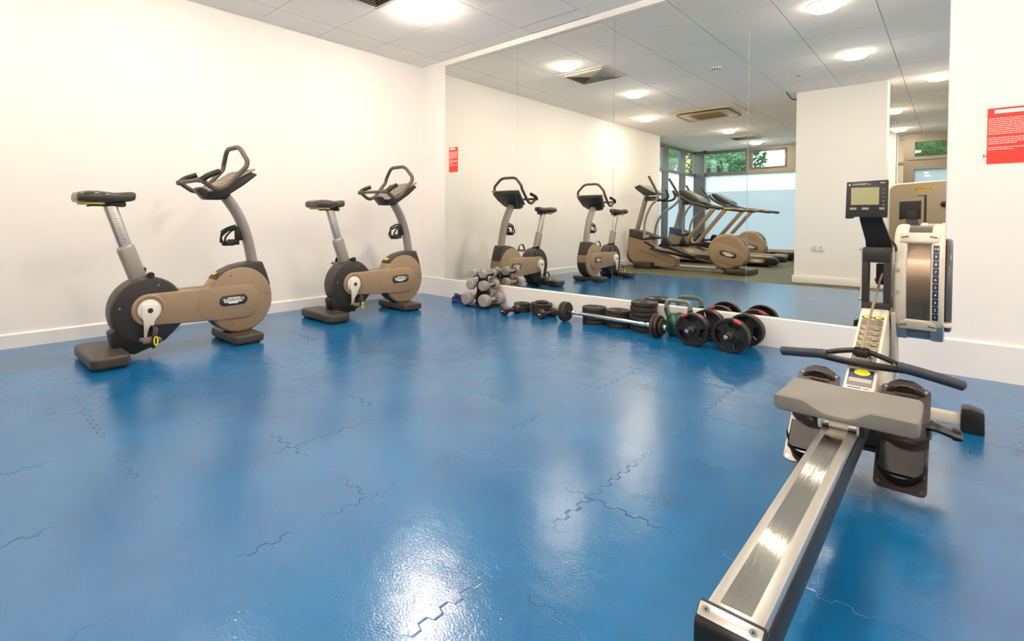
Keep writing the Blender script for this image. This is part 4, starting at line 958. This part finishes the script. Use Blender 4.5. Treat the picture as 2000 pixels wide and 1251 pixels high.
# flywheel housing
hy, hz, hr = -1.085, .612, .245
def oct_(r, n=48, sq=.62):
    o = []
    for i in range(n):
        a = 2 * PI * i / n; c, s = math.cos(a), math.sin(a)
        e = 1 / ((abs(c) ** 3.2 + abs(s) ** 3.2) ** (1 / 3.2)); e = 1 + (e - 1) * .45
        o.append((hy + r * e * c, hz + r * e * s))
    return o
k = nm(); k.prism(oct_(hr - .012), 'x', 4.275, 4.405, bev=.01); hs = k.build('flywheel_housing', 'cream2', t)
for (x0, x1) in ((4.262, 4.308), (4.372, 4.414)):
    k = nm(); k.prism(oct_(hr), 'x', x0, x1, bev=.016, seg=4); k.build('side_shell', 'cream2', hs)
k = nm(); k.prism(oct_(hr - .006), 'x', 4.306, 4.374); k.build('perforated_band', 'screenmesh', hs)
# lower smoked part
low = [p for p in oct_(hr + .0015) if p[1] < hz - .158]; low = sorted(low, key=lambda p: p[0])
k = nm(); k.prism(low, 'x', 4.261, 4.3075, bev=.010); k.prism(low, 'x', 4.3725, 4.4145, bev=.010); lo_ = k.build('lower_shell', 'bluegrey', hs)
low2 = [p for p in oct_(hr - .003) if p[1] < hz - .15]; low2 = sorted(low2, key=lambda p: p[0])
k = nm(); k.prism(low2, 'x', 4.306, 4.374); k.build('lower_band', 'smoked', hs)
# clips
def clip(zc, yc, tilt):
    k = nm(); tb = bmesh.new(); bmesh.ops.create_cube(tb, size=1); bmesh.ops.scale(tb, vec=(.118, .022, .05), verts=tb.verts); k.bevel(tb, .010, 3)
    mm = Matrix.Translation((4.338, yc, zc)) @ Matrix.Rotation(tilt, 4, 'X'); k.take(tb, 0, mm)
    for s in (-1, 1): tb = bmesh.new(); bmesh.ops.create_cube(tb, size=1); bmesh.ops.scale(tb, vec=(.022, .003, .006), verts=tb.verts); k.take(tb, 1, mm @ Matrix.Translation((s * .042, -.011, 0)) @ Matrix.Rotation(s * .25, 4, 'Y'))
    k.build('clip', ['cream2', 'taupe'], hs)
clip(.800, hy - .178, -.55); clip(.455, hy - .195, .50)
# number strip on the curved band of the right shell
k = nm()
ys = lambda z: hy - (hr + .001) * (lambda s: s)(1)  # placeholder
prof = sorted([p for p in oct_(hr + .0012, 192) if p[0] < hy], key=lambda p: p[1])
def at_z(z):
    for (a, b) in zip(prof, prof[1:]):
        if a[1] <= z <= b[1]:
            f = (z - a[1]) / (b[1] - a[1] + 1e-9); return a[0] + (b[0] - a[0]) * f, math.atan2(b[0] - a[0], b[1] - a[1])
    return prof[0][0], 0
zs0, zs1 = .478, .775; NN = 10; st = (zs1 - zs0) / NN
for i in range(NN):
    za, zb = zs0 + st * i + .0012, zs0 + st * (i + 1) - .0012
    ya, _ = at_z(za); yb, _ = at_z(zb)
    k.quad((4.3805, ya - .001, za), (4.3975, ya - .001, za), (4.3975, yb - .001, zb), (4.3805, yb - .001, zb), 0)
    zc = (za + zb) / 2; yc = (ya + yb) / 2; dv = Vector((0, yb - ya, zb - za)).normalized()
    k.text(str(i + 1), .0145, basis((1, 0, 0), dv, Vector((1, 0, 0)).cross(dv), (4.389, yc - .002, zc)), .0002, 1)
k.build('number_strip', ['navy', 'inkw'], hs)
k = nm(); k.prism([(hy - .205 + .0, .60), (hy - .235, .56), (hy - .235, .70), (hy - .2, .72)], 'x', 4.258, 4.300, bev=.004)
for z in (.585, .675): k.cyl((4.278, hy - .246, z), (4.278, hy - .238, z), .008, mi=1, seg=14)
k.build('mount_plate', ['cream2', 'alu'], hs)
# side damper cover
k = nm(); k.prism(circle2(hy + .0, hz - .01, .195, 48), 'x', 4.410, 4.436, bev=.012, seg=3); dc = k.build('damper_cover', 'smoked', hs)
k = nm(); k.prism(circle2(hy, hz - .01, .200, 48), 'x', 4.408, 4.414, bev=.002); k.b2((4.412, hy - .215, .455), (4.438, hy - .10, .468), bev=.003); k.build('damper_lever', 'cream2', dc)
# front cross bar with feet
k = nm(); k.b2((3.94, -1.075, .02), (4.47, -1.025, .065), bev=.008); k.build('front_crossbar', 'cream', t)
for s in (-1, 1):
    x = 4.215 + s * .285
    k = nm(); k.prism([(x - .032, .0), (x + .038 if s > 0 else x - .038, .0), (x + .036 if s > 0 else x - .036, .09), (x, .102), (x - .03 * s, .10)] if s > 0 else [(x + .032, .0), (x - .038, .0), (x - .036, .09), (x, .102), (x + .03, .10)], 'y', -1.09, -1.01, bev=.008); k.build('foot_cap', 'black', t)
# foot stretchers
k = nm(); k.tube([(4.06, -1.76, .20), (4.40, -1.76, .20)], .012, 10); k.tube([(4.05, -1.90, .12), (4.39, -1.90, .12)], .012, 10); k.b2((4.15, -1.94, .14), (4.275, -1.72, .235), bev=.006); k.build('stretcher_bar', 'black', t)
for s in (-1, 1):
    xc = 4.092 if s < 0 else 4.330
    top = Vector((xc, -1.745, .305)); bot = Vector((xc, -2.005, .045)); 
    up_ = (top - bot).normalized(); nn = Vector((0, -up_.z, up_.y)); mt = basis((1, 0, 0), up_, (0, -up_.z, up_.y), (top + bot) / 2); Lh = (top - bot).length / 2
    k = nm(); pts = rrect(-.062, -Lh, .062, Lh, .016, 4)
    tb = bmesh.new(); A = [tb.verts.new((a, b, -.005)) for a, b in pts]; B = [tb.verts.new((a, b, .003)) for a, b in pts]; tb.faces.new(A[::-1]); tb.faces.new(B)
    for i in range(len(pts)): tb.faces.new((A[i], A[(i + 1) % len(pts)], B[(i + 1) % len(pts)], B[i]))
    k.bevel(tb, .002, 1, 1.0); k.take(tb, 0, mt)
    for i in range(13): tb = bmesh.new(); bmesh.ops.create_cube(tb, size=1); bmesh.ops.scale(tb, vec=(.085, .004, .003), verts=tb.verts); k.take(tb, 0, mt @ Matrix.Translation((0, -.05 + i * .014, .0035)))
    for a, b in ((-.05, -Lh + .012), (.05, -Lh + .012), (-.05, Lh - .012), (.05, Lh - .012)): k.take(_disc(.006, .006, .006, 14), 1, mt @ Matrix.Translation((a, b, .0)))
    fp = k.build('foot_plate', ['footplate', 'chrome'], t)
    # toe hump (curved guard)
    k = nm(); rg = []
    for i in range(9):
        f = i / 8; w = .050 * (1 - .35 * f * f); hgt = .0 + .036 * math.sin(PI * .5 * f)
        yy_ = Lh - .028 + .03 * math.sin(f * PI / 2)
        rg.append([mt @ Vector((w * math.cos(PI * j / 12), yy_ - .03 * f, .002 + hgt * math.sin(PI * j / 12) + .012 * math.sin(PI * j / 12))) for j in range(13)])
    k.loft(rg, cap=False)
    hump = [(-.050, Lh - .02), (-.045, Lh + .006), (-.02, Lh + .022), (.02, Lh + .022), (.045, Lh + .006), (.050, Lh - .02)]
    tb = bmesh.new(); A = [tb.verts.new((a, b, .001)) for a, b in hump]; B = [tb.verts.new((a * .9, b - .002, .012)) for a, b in hump]; tb.faces.new(A[::-1]); tb.faces.new(B)
    for i in range(6): tb.faces.new((A[i], A[(i + 1) % 6], B[(i + 1) % 6], B[i]))
    k.take(tb, 0, mt); k.build('toe_guard', 'footplate', fp)
    # heel cup
    k = nm(); rg = []
    for i in range(17):
        a = PI + PI * i / 16; rg.append([mt @ Vector((.060 * math.cos(a), -.085 + .085 * math.sin(a), z)) for z in (.002, .010, .030 - .022 * math.sin(a), .033 - .024 * math.sin(a))])
    tb = bmesh.new()
    rows = [[tb.verts.new(p) for p in r] for r in rg]
    for a_, b_ in zip(rows, rows[1:]):
        for j in range(3): tb.faces.new((a_[j], b_[j], b_[j + 1], a_[j + 1]))
    bmesh.ops.solidify(tb, geom=tb.faces[:], thickness=.004); bmesh.ops.recalc_face_normals(tb, faces=tb.faces); k.take(tb)
    tb = bmesh.new(); bmesh.ops.create_cube(tb, size=1); bmesh.ops.scale(tb, vec=(.112, .105, .008), verts=tb.verts); k.bevel(tb, .003, 1); k.take(tb, 0, mt @ Matrix.Translation((0, -.085, .007)))
    k.build('heel_cup', 'black', fp)
    # strap
    k = nm(); k.tube(smooth_path([mt @ Vector(p) for p in ((-.062, .030, .0), (-.055, .015, .03), (-.02, -.01, .050), (.02, -.012, .050), (.055, .012, .032), (.064, .030, .0))], 4), .020, 8, flat=.14, up=tuple(up_)); k.build('strap', 'black', fp)
    if s > 0:
        k = nm(); k.tube(smooth_path([mt @ Vector((.058, .045, .012)), (4.405, -1.86, .222), (4.435, -1.855, .212), (4.462, -1.85, .205)], 4), .013, 8, flat=2.0, up=(0, 0, 1)); k.box((4.452, -1.85, .209), (.022, .03, .034), bev=.006); k.build('strap_tail', 'black', fp)
    else:
        k = nm(); k.tube(smooth_path([mt @ Vector((-.058, .045, .012)), (4.022, -1.84, .235), (4.012, -1.86, .225)], 4), .008, 8, flat=1.6, up=(0, 0, 1)); k.build('strap_tail', 'black', fp)
# handle
hy0, hz0 = -1.752, .402
pts = [(3.962, -1.70, .372), (3.985, -1.705, .378), (4.06, -1.735, .392), (4.115, -1.75, .398), (4.21, -1.762, .400), (4.305, -1.75, .394), (4.36, -1.735, .388), (4.44, -1.72, .368), (4.468, -1.715, .362)]
k = nm(); k.tube(smooth_path([(4.095, -1.746, .392), (4.15, -1.757, .388), (4.21, -1.762, .386), (4.27, -1.757, .384), (4.33, -1.743, .384)], 3), .0125, 12, flat=.95, up=(0, 0, 1))
k.tube(smooth_path([(4.10, -1.742, .400), (4.14, -1.735, .414), (4.185, -1.728, .424), (4.21, -1.726, .426), (4.235, -1.728, .423), (4.28, -1.735, .409), (4.325, -1.742, .391)], 3), .0095, 10)
for x in (4.135, 4.188, 4.232, 4.285): k.tube([(x + (x - 4.21) * .25, -1.752, .392), (x, -1.732, .414)], .0028, 6, mi=1)
k.box((4.21, -1.738, .417), (.038, .022, .026), bev=.006); k.tube(round_path([(4.188, -1.735, .41), (4.19, -1.73, .436), (4.23, -1.73, .436), (4.232, -1.735, .41)], .01), .005, 8)
hd = k.build('handle', ['black', 'chrome'], t)
for s, ps in ((-1, [(3.958, -1.703, .374), (3.975, -1.706, .378), (4.04, -1.727, .388), (4.085, -1.741, .396), (4.115, -1.75, .398)]), (1, [(4.472, -1.722, .356), (4.455, -1.725, .361), (4.39, -1.732, .376), (4.335, -1.743, .388), (4.305, -1.75, .392)])):
    k = nm(); P_ = smooth_path(ps, 4); rr = [.0175] * len(P_); rr[0] = .006; rr[1] = .0135; rr[-1] = .0175; rr[-2] = .019; rr[-3] = .019
    k.tube(P_, rr, 14); k.build('grip', pmat('blue_black_rubber', srgb(46, 50, 60), .5, var=.03), hd)

for o_ in [hd]: o_.location = (0, 0, -.022)
# ================================================================== SMALL WEIGHTS ALONG THE MIRROR WALL
# dumbbell tower
O = (1.118, -.175, 0)
t = thing('dumbbell_rack', 'small black upright stand holding six grey dumbbells', 'dumbbell rack', O)
k = MB(); k.prism([(-.09, 0.012), (.09, .012), (.045, .335), (-.045, .335)], 'y', -.02, .02, bev=.006); k.build('post', 'black', t)
k = MB(); k.b2((-.13, -.12, 0), (.13, .12, .015), bev=.004); k.build('base_plate', 'black', t)
for z, w in ((.11, .135), (.235, .115), (.345, .09)):
    k = MB()
    for yy_ in (-.05, .05):
        k.tube(round_path([(-w, yy_, z - .012), (-w * .6, yy_, z - .034), (0, yy_, z - .03), (w * .6, yy_, z - .034), (w, yy_, z - .012)], .02), .008, 8)
    k.b2((-.03, -.055, z - .05), (.03, .055, z - .03), bev=.003); k.build('cradle', 'black', t)
k = MB(); k.tube(circle_loop := [(.0 + .012 * math.cos(a), -.135, .13 + .014 * math.sin(a)) for a in [i * PI / 6 for i in range(12)]], .003, 6, closed=True); k.build('ring', 'chrome', t)
def dumbbell(loc, rz, r, L, label, mat='dbgrey'):
    t = thing('dumbbell', label, 'dumbbell', loc, rz, 'grey dumbbells on the stand')
    k = MB(); k.tube([(0, -L / 2 + r * .3, 0), (0, -L * .2, 0), (0, 0, 0), (0, L * .2, 0), (0, L / 2 - r * .3, 0)], [r * .42, r * .30, r * .36, r * .30, r * .42], 14); k.build('grip', mat, t)
    for s in (-1, 1):
        k = MB(); h = r * .62
        k.lathe([(0, -h), (r * .82, -h), (r * .95, -h * .82), (r, -h * .4), (r, h * .4), (r * .95, h * .82), (r * .8, h), (0, h)], (0, s * (L / 2), 0), 'y', 12 if mat != 'dbgrey' else 28)
        k.lathe([(r * .5, s * (h + .0005)), (r * .62, s * (h + .002)), (r * .7, s * (h + .0005))], (0, s * (L / 2), 0), 'y', 28)
        k.build('head', mat, t)
    return t
names = {('b', -1): 'largest grey dumbbell, bottom row left of the stand', ('b', 1): 'largest grey dumbbell, bottom row right of the stand', ('m', -1): 'medium grey dumbbell, middle row left of the stand', ('m', 1): 'medium grey dumbbell, middle row right of the stand', ('t', -1): 'smallest grey dumbbell, top row left of the stand', ('t', 1): 'smallest grey dumbbell, top row right of the stand'}
for row, z, dx, r, L in (('b', .082, .112, .062, .235), ('m', .222, .080, .051, .19), ('t', .335, .062, .041, .165)):
    for s in (-1, 1): dumbbell((1.118 + s * dx + .0, -.175, z), 0.06, r, L, names[(row, s)])
# resistance band bundle
k = MB((.80, -.15, 0))
random.seed(5)
for i in range(5):
    pts = [(.785 + (.098 - .008 * i) * math.cos(a + i) + random.uniform(-.01, .01), -.15 + (.075 - .006 * i) * math.sin(a + i), .012 + .014 * i + .010 * math.sin(3 * a + i)) for a in [j * PI / 8 for j in range(16)]]
    k.tube(pts, .011, 8, closed=True, mi=i % 2)
tag(k.build('resistance_band', ['bluestrap', 'black']), 'coiled blue and black strap on the floor left of the dumbbell stand', 'strap')
# dark hex dumbbells
def hexdb(loc, rz, label, r=.043, L=.155):
    t = thing('dumbbell', label, 'dumbbell', loc, rz, 'dark dumbbells on the floor')
    k = MB(); k.tube([(0, -L / 2, 0), (0, 0, 0), (0, L / 2, 0)], [.015, .019, .015], 12); k.build('grip', 'darkred', t)
    for s in (-1, 1):
        k = MB(); tb = bmesh.new(); bmesh.ops.create_cone(tb, cap_ends=True, segments=6, radius1=r, radius2=r, depth=.055); k.bevel(tb, .009, 3)
        k.take(tb, 0, Matrix.Translation((0, s * L / 2, 0)) @ Matrix.Rotation(PI / 2, 4, 'X') @ Matrix.Rotation(PI / 6 * 0, 4, 'Z'))
        k.box((.0, s * (L / 2 + .0278), .0), (.022, .0015, .008), mi=1); k.build('head', ['castiron', 'inkw'] if s > 0 else ['darkred', 'inkw'], t)
hexdb((1.568, -.315, .0375), -.15, 'dark maroon hex dumbbell on the floor beside the grey dumbbell stand')
hexdb((1.90, -.215, .0375), -.15, 'dark maroon hex dumbbell on the floor left of the barbell')
# plates
def plate_mesh(r, h, name='weight_plate', mat='castiron'):
    k = MB(); k.lathe([(.016, 0), (r * .93, 0), (r * .985, h * .12), (r, h * .3), (r, h * .7), (r * .985, h * .88), (r * .93, h), (r * .86, h), (r * .80, h * .82), (r * .36, h * .80), (r * .30, h), (.016, h), (.016, 0)], (0, 0, 0), 'z', 44)
    return k
stacks = [('plate stack beside the first maroon dumbbell', 1.545, -.105, [(.080, .026), (.080, .026), (.078, .026)], 'short'),
          ('plate stack with the small disc on top', 1.775, -.115, [(.098, .026), (.096, .026), (.098, .026), (.100, .026), (.056, .018)], 'topped'),
          ('left plate stack behind the chrome bar', 2.305, -.118, [(.100, .034), (.098, .034), (.100, .034), (.100, .034)], 'left'),
          ('middle plate stack behind the chrome bar', 2.516, -.122, [(.096, .036), (.097, .036), (.094, .034), (.095, .032)], 'middle'),
          ('tall plate stack behind the bar end', 2.728, -.120, [(.100, .038), (.102, .040), (.099, .038), (.100, .036), (.101, .040), (.100, .038)], 'tall')]
ordn = ['bottom', 'second', 'third', 'fourth', 'fifth', 'sixth']
cache = {}
for lab, x, y, pl, nme in stacks:
    z = 0.0
    for i, (r, h) in enumerate(pl):
        key = (r, h)
        pos = 'top' if i == len(pl) - 1 else ordn[i]
        nm_l = {'short': 'short three-plate stack', 'topped': 'stack topped by a small disc', 'left': 'leftmost stack behind the chrome bar', 'middle': 'middle stack behind the chrome bar', 'tall': 'tall six-plate stack'}[nme]
        if key not in cache:
            o = plate_mesh(r, h).build('weight_plate', 'castiron'); cache[key] = o
        else:
            o = cache[key].copy(); C.objects.link(o)
        o.location = (x + random.uniform(-.004, .004), y + random.uniform(-.003, .002), z); o.rotation_euler = (0, 0, random.uniform(0, 6)); z += h + .0004
        tag(o, ('small black iron disc, top plate of the ' if r < .06 else 'black iron weight plate, %s plate of the ' % pos) + nm_l, 'weight plate', 'loose plates: ' + nm_l)
# short chrome bar with plates
A_ = Vector((2.115, -.245, .0855)); B_ = Vector((2.93, -.292, .0855)); d = (B_ - A_).normalized()
t = thing('dumbbell_bar', 'chrome bar with iron discs at both ends, lying before the plate stacks', 'barbell', ((A_ + B_) / 2).to_tuple())
O = ((A_ + B_) / 2)
k = MB(O); k.cyl(A_ - d * .03, B_ + d * .03, .0125, seg=20); k.cyl(A_ + d * .26, B_ - d * .26, .0145, seg=20); k.build('bar', 'chrome', t)
for s, P0 in ((-1, A_), (1, B_)):
    dd = d * s
    radii = [(.0, .083, .026), (.027, .085, .024)] if s < 0 else [(-.045, .085, .026), (-.018, .083, .024), (.007, .062, .018)]
    for off, r, h in radii:
        a = P0 + dd * (off - .01); q = Vector((0, 0, 1)).rotation_difference(dd).to_matrix().to_4x4()
        kk = plate_mesh(r, h); bmesh.ops.transform(kk.bm, matrix=Matrix.Translation(a - O) @ q, verts=kk.bm.verts); kk.build('weight_plate', 'castiron', t)
    k = MB(O); c0 = P0 + dd * (.034 if s < 0 else .032)
    c0 = P0 + dd * .046 if s < 0 else P0 + dd * .020
    k.cyl(c0 - dd * .005, c0 + dd * .012, .027, seg=6, bev=.003); k.cyl(c0 + dd * .01, c0 + dd * .02, .018, seg=16); k.build('spin_collar', 'chrome', t)
    k = MB(O); c1 = P0 - dd * (.045 if s < 0 else .075); k.cyl(c1, c1 - dd * .035, .019, seg=18, bev=.002); k.cyl(c1 - dd * .05, c1 - dd * .09, .0165, seg=18); k.build('inner_collar', 'chrome', t)
# kettlebell
O = (2.984, -.112, 0)
t = thing('kettlebell', 'green kettlebell with a worn grey handle between the bar and big dumbbells', 'kettlebell', O)
k = MB(); k.lathe([(0, 0), (.055, 0), (.070, .012), (.085, .045), (.088, .08), (.083, .115), (.066, .15), (.045, .17), (.0, .178)], (0, 0, 0), 'z', 32); k.build('body', 'green', t)
k = MB(); hp = round_path([(-.062, 0, .13), (-.085, 0, .19), (-.082, 0, .262), (.082, 0, .262), (.085, 0, .19), (.062, 0, .13)], .045, 6); k.tube(hp, .0165, 14); hh = k.build('handle', 'kbgrey', t)
for s in (-1, 1):
    k = MB(); k.tube(smooth_path([(s * .050, 0, .115), (s * .064, 0, .14), (s * .082, 0, .175), (s * .0865, 0, .205)], 3), [.026, .026, .024, .023, .021, .020, .0185, .0185, .018, .0175], 14); k.build('handle_base', 'green', t)
# big adjustable dumbbells with tri-grip plates
def trigrip(k, c, dd, r, h, phase):
    """tri-grip plate with oval slots, axis along dd (unit y-ish)"""
    q = Vector((0, 0, 1)).rotation_difference(dd).to_matrix().to_4x4(); mm = Matrix.Translation(c) @ q
    t = bmesh.new(); N = 72
    def ring(rr, z): return [t.verts.new((rr * math.cos(2 * PI * i / N), rr * math.sin(2 * PI * i / N), z)) for i in range(N)]
    slots = [phase + j * 2 * PI / 3 for j in range(3)]
    def inslot(i):
        a = 2 * PI * (i + .5) / N
        for s_ in slots:
            if abs((a - s_ + PI) % (2 * PI) - PI) < .50: return True
        return False
    prof = [(.014, h * .2), (.014, h * .95), (r * .26, h * .95), (r * .30, h * .75), (r * .50, h * .70), (r * .80, h * .72), (r * .84, h), (r * .96, h), (r, h * .85), (r, h * .15), (r * .96, 0), (r * .84, 0), (r * .80, h * .25), (r * .50, h * .27), (r * .30, h * .25)]
    rings = [ring(a, z) for a, z in prof]
    n = len(prof)
    for a in range(n):
        b = (a + 1) % n; A, B = rings[a], rings[b]
        for i in range(N):
            j = (i + 1) % N
            if a in (4, 12) and inslot(i): continue
            t.faces.new((A[i], A[j], B[j], B[i]))
    # slot walls
    R4, R5, R12, R13 = rings[4], rings[5], rings[12], rings[13]
    for i in range(N):
        if inslot(i):
            j = (i + 1) % N
            t.faces.new((R4[i], R4[j], R13[j], R13[i])); t.faces.new((R5[i], R5[j], R12[j], R12[i]))
            if not inslot((i - 1) % N): t.faces.new((R4[i], R5[i], R12[i], R13[i]))
            if not inslot(j): t.faces.new((R4[j], R5[j], R12[j], R13[j]))
    bmesh.ops.recalc_face_normals(t, faces=t.faces)
    for i in range(16):   # moulded ribs
        a = slots[i // 6 % 3] + (-.3 + .12 * (i % 6))
        for zz in (h,):
            b_ = bmesh.new(); bmesh.ops.create_cube(b_, size=1); bmesh.ops.scale(b_, vec=(r * .12, r * .03, .004), verts=b_.verts)
            bmesh.ops.transform(b_, matrix=Matrix.Rotation(a, 4, 'Z') @ Matrix.Translation((r * .88, 0, zz)), verts=b_.verts)
            me = bpy.data.meshes.new('x'); b_.to_mesh(me); b_.free(); t.from_mesh(me); bpy.data.meshes.remove(me)
    k.take(t, 0, mm)
    return mm
def redpatch(r, h, a, mm):
    k = MB(); t = bmesh.new(); rows = []
    for i in range(7):
        th = a - .21 + .07 * i
        rows.append([t.verts.new((rr * math.cos(th), rr * math.sin(th), z)) for rr, z in ((r * .86, h + .0008), (r * .962, h + .0008), (r * 1.004, h * .86), (r * 1.004, h * .3))])
    for x, y in zip(rows, rows[1:]):
        for j in range(3): t.faces.new((x[j], y[j], y[j + 1], x[j + 1]))
    k.take(t, 0, mm); return k
def bigdb(N_, F_, label, ph):
    N_, F_ = Vector(N_), Vector(F_); O = (N_ + F_) / 2; t = thing('adjustable_dumbbell', label, 'dumbbell', O.to_tuple(), group='plate-loaded dumbbells'); d = (N_ - F_).normalized(); L = (N_ - F_).length
    k = MB(); k.cyl(-d * (L / 2 + .05), d * (L / 2 + .100), .0135, seg=20, bev=.002); k.cyl(-d * .05, d * .05, .017, mi=1); k.build('bar', ['chrome', 'black'], t)
    for s in (1, -1):
        dd = d * s
        for off, r, h, p in ((-.022, .112, .026, ph), (.006, .113, .028, ph + 1.047)):
            k = MB(); mm = trigrip(k, dd * (L / 2 + off), dd, r, h, p); pl = k.build('grip_plate', 'black', t, ang=.4)
            up = None; best = None   # red marks near the top edge
            for a in [i * PI / 36 for i in range(72)]:
                z = (mm.to_3x3() @ Vector((math.cos(a), math.sin(a), 0))).z
                x = (mm.to_3x3() @ Vector((math.cos(a), math.sin(a), 0))).x
                sc_ = z + x * (.45 if (off > 0) == (ph > 1) else -.45)
                if best is None or sc_ > best: best = sc_; up = a
            redpatch(r, h, up, mm).build('red_mark', 'redmark', pl)
        k = MB(); k.cyl(dd * (L / 2 + .032), dd * (L / 2 + .045), .026, seg=18, bev=.003); k.build('collar', 'charcoal', t)
bigdb((3.172, -.348, .1135), (3.195, -.115, .1135), 'large plate-loaded dumbbell with red marks, left one beside the kettlebell', 0.6)
bigdb((3.415, -.362, .1135), (3.435, -.115, .1135), 'large plate-loaded dumbbell with red marks, right one nearest the rower', 2.2)
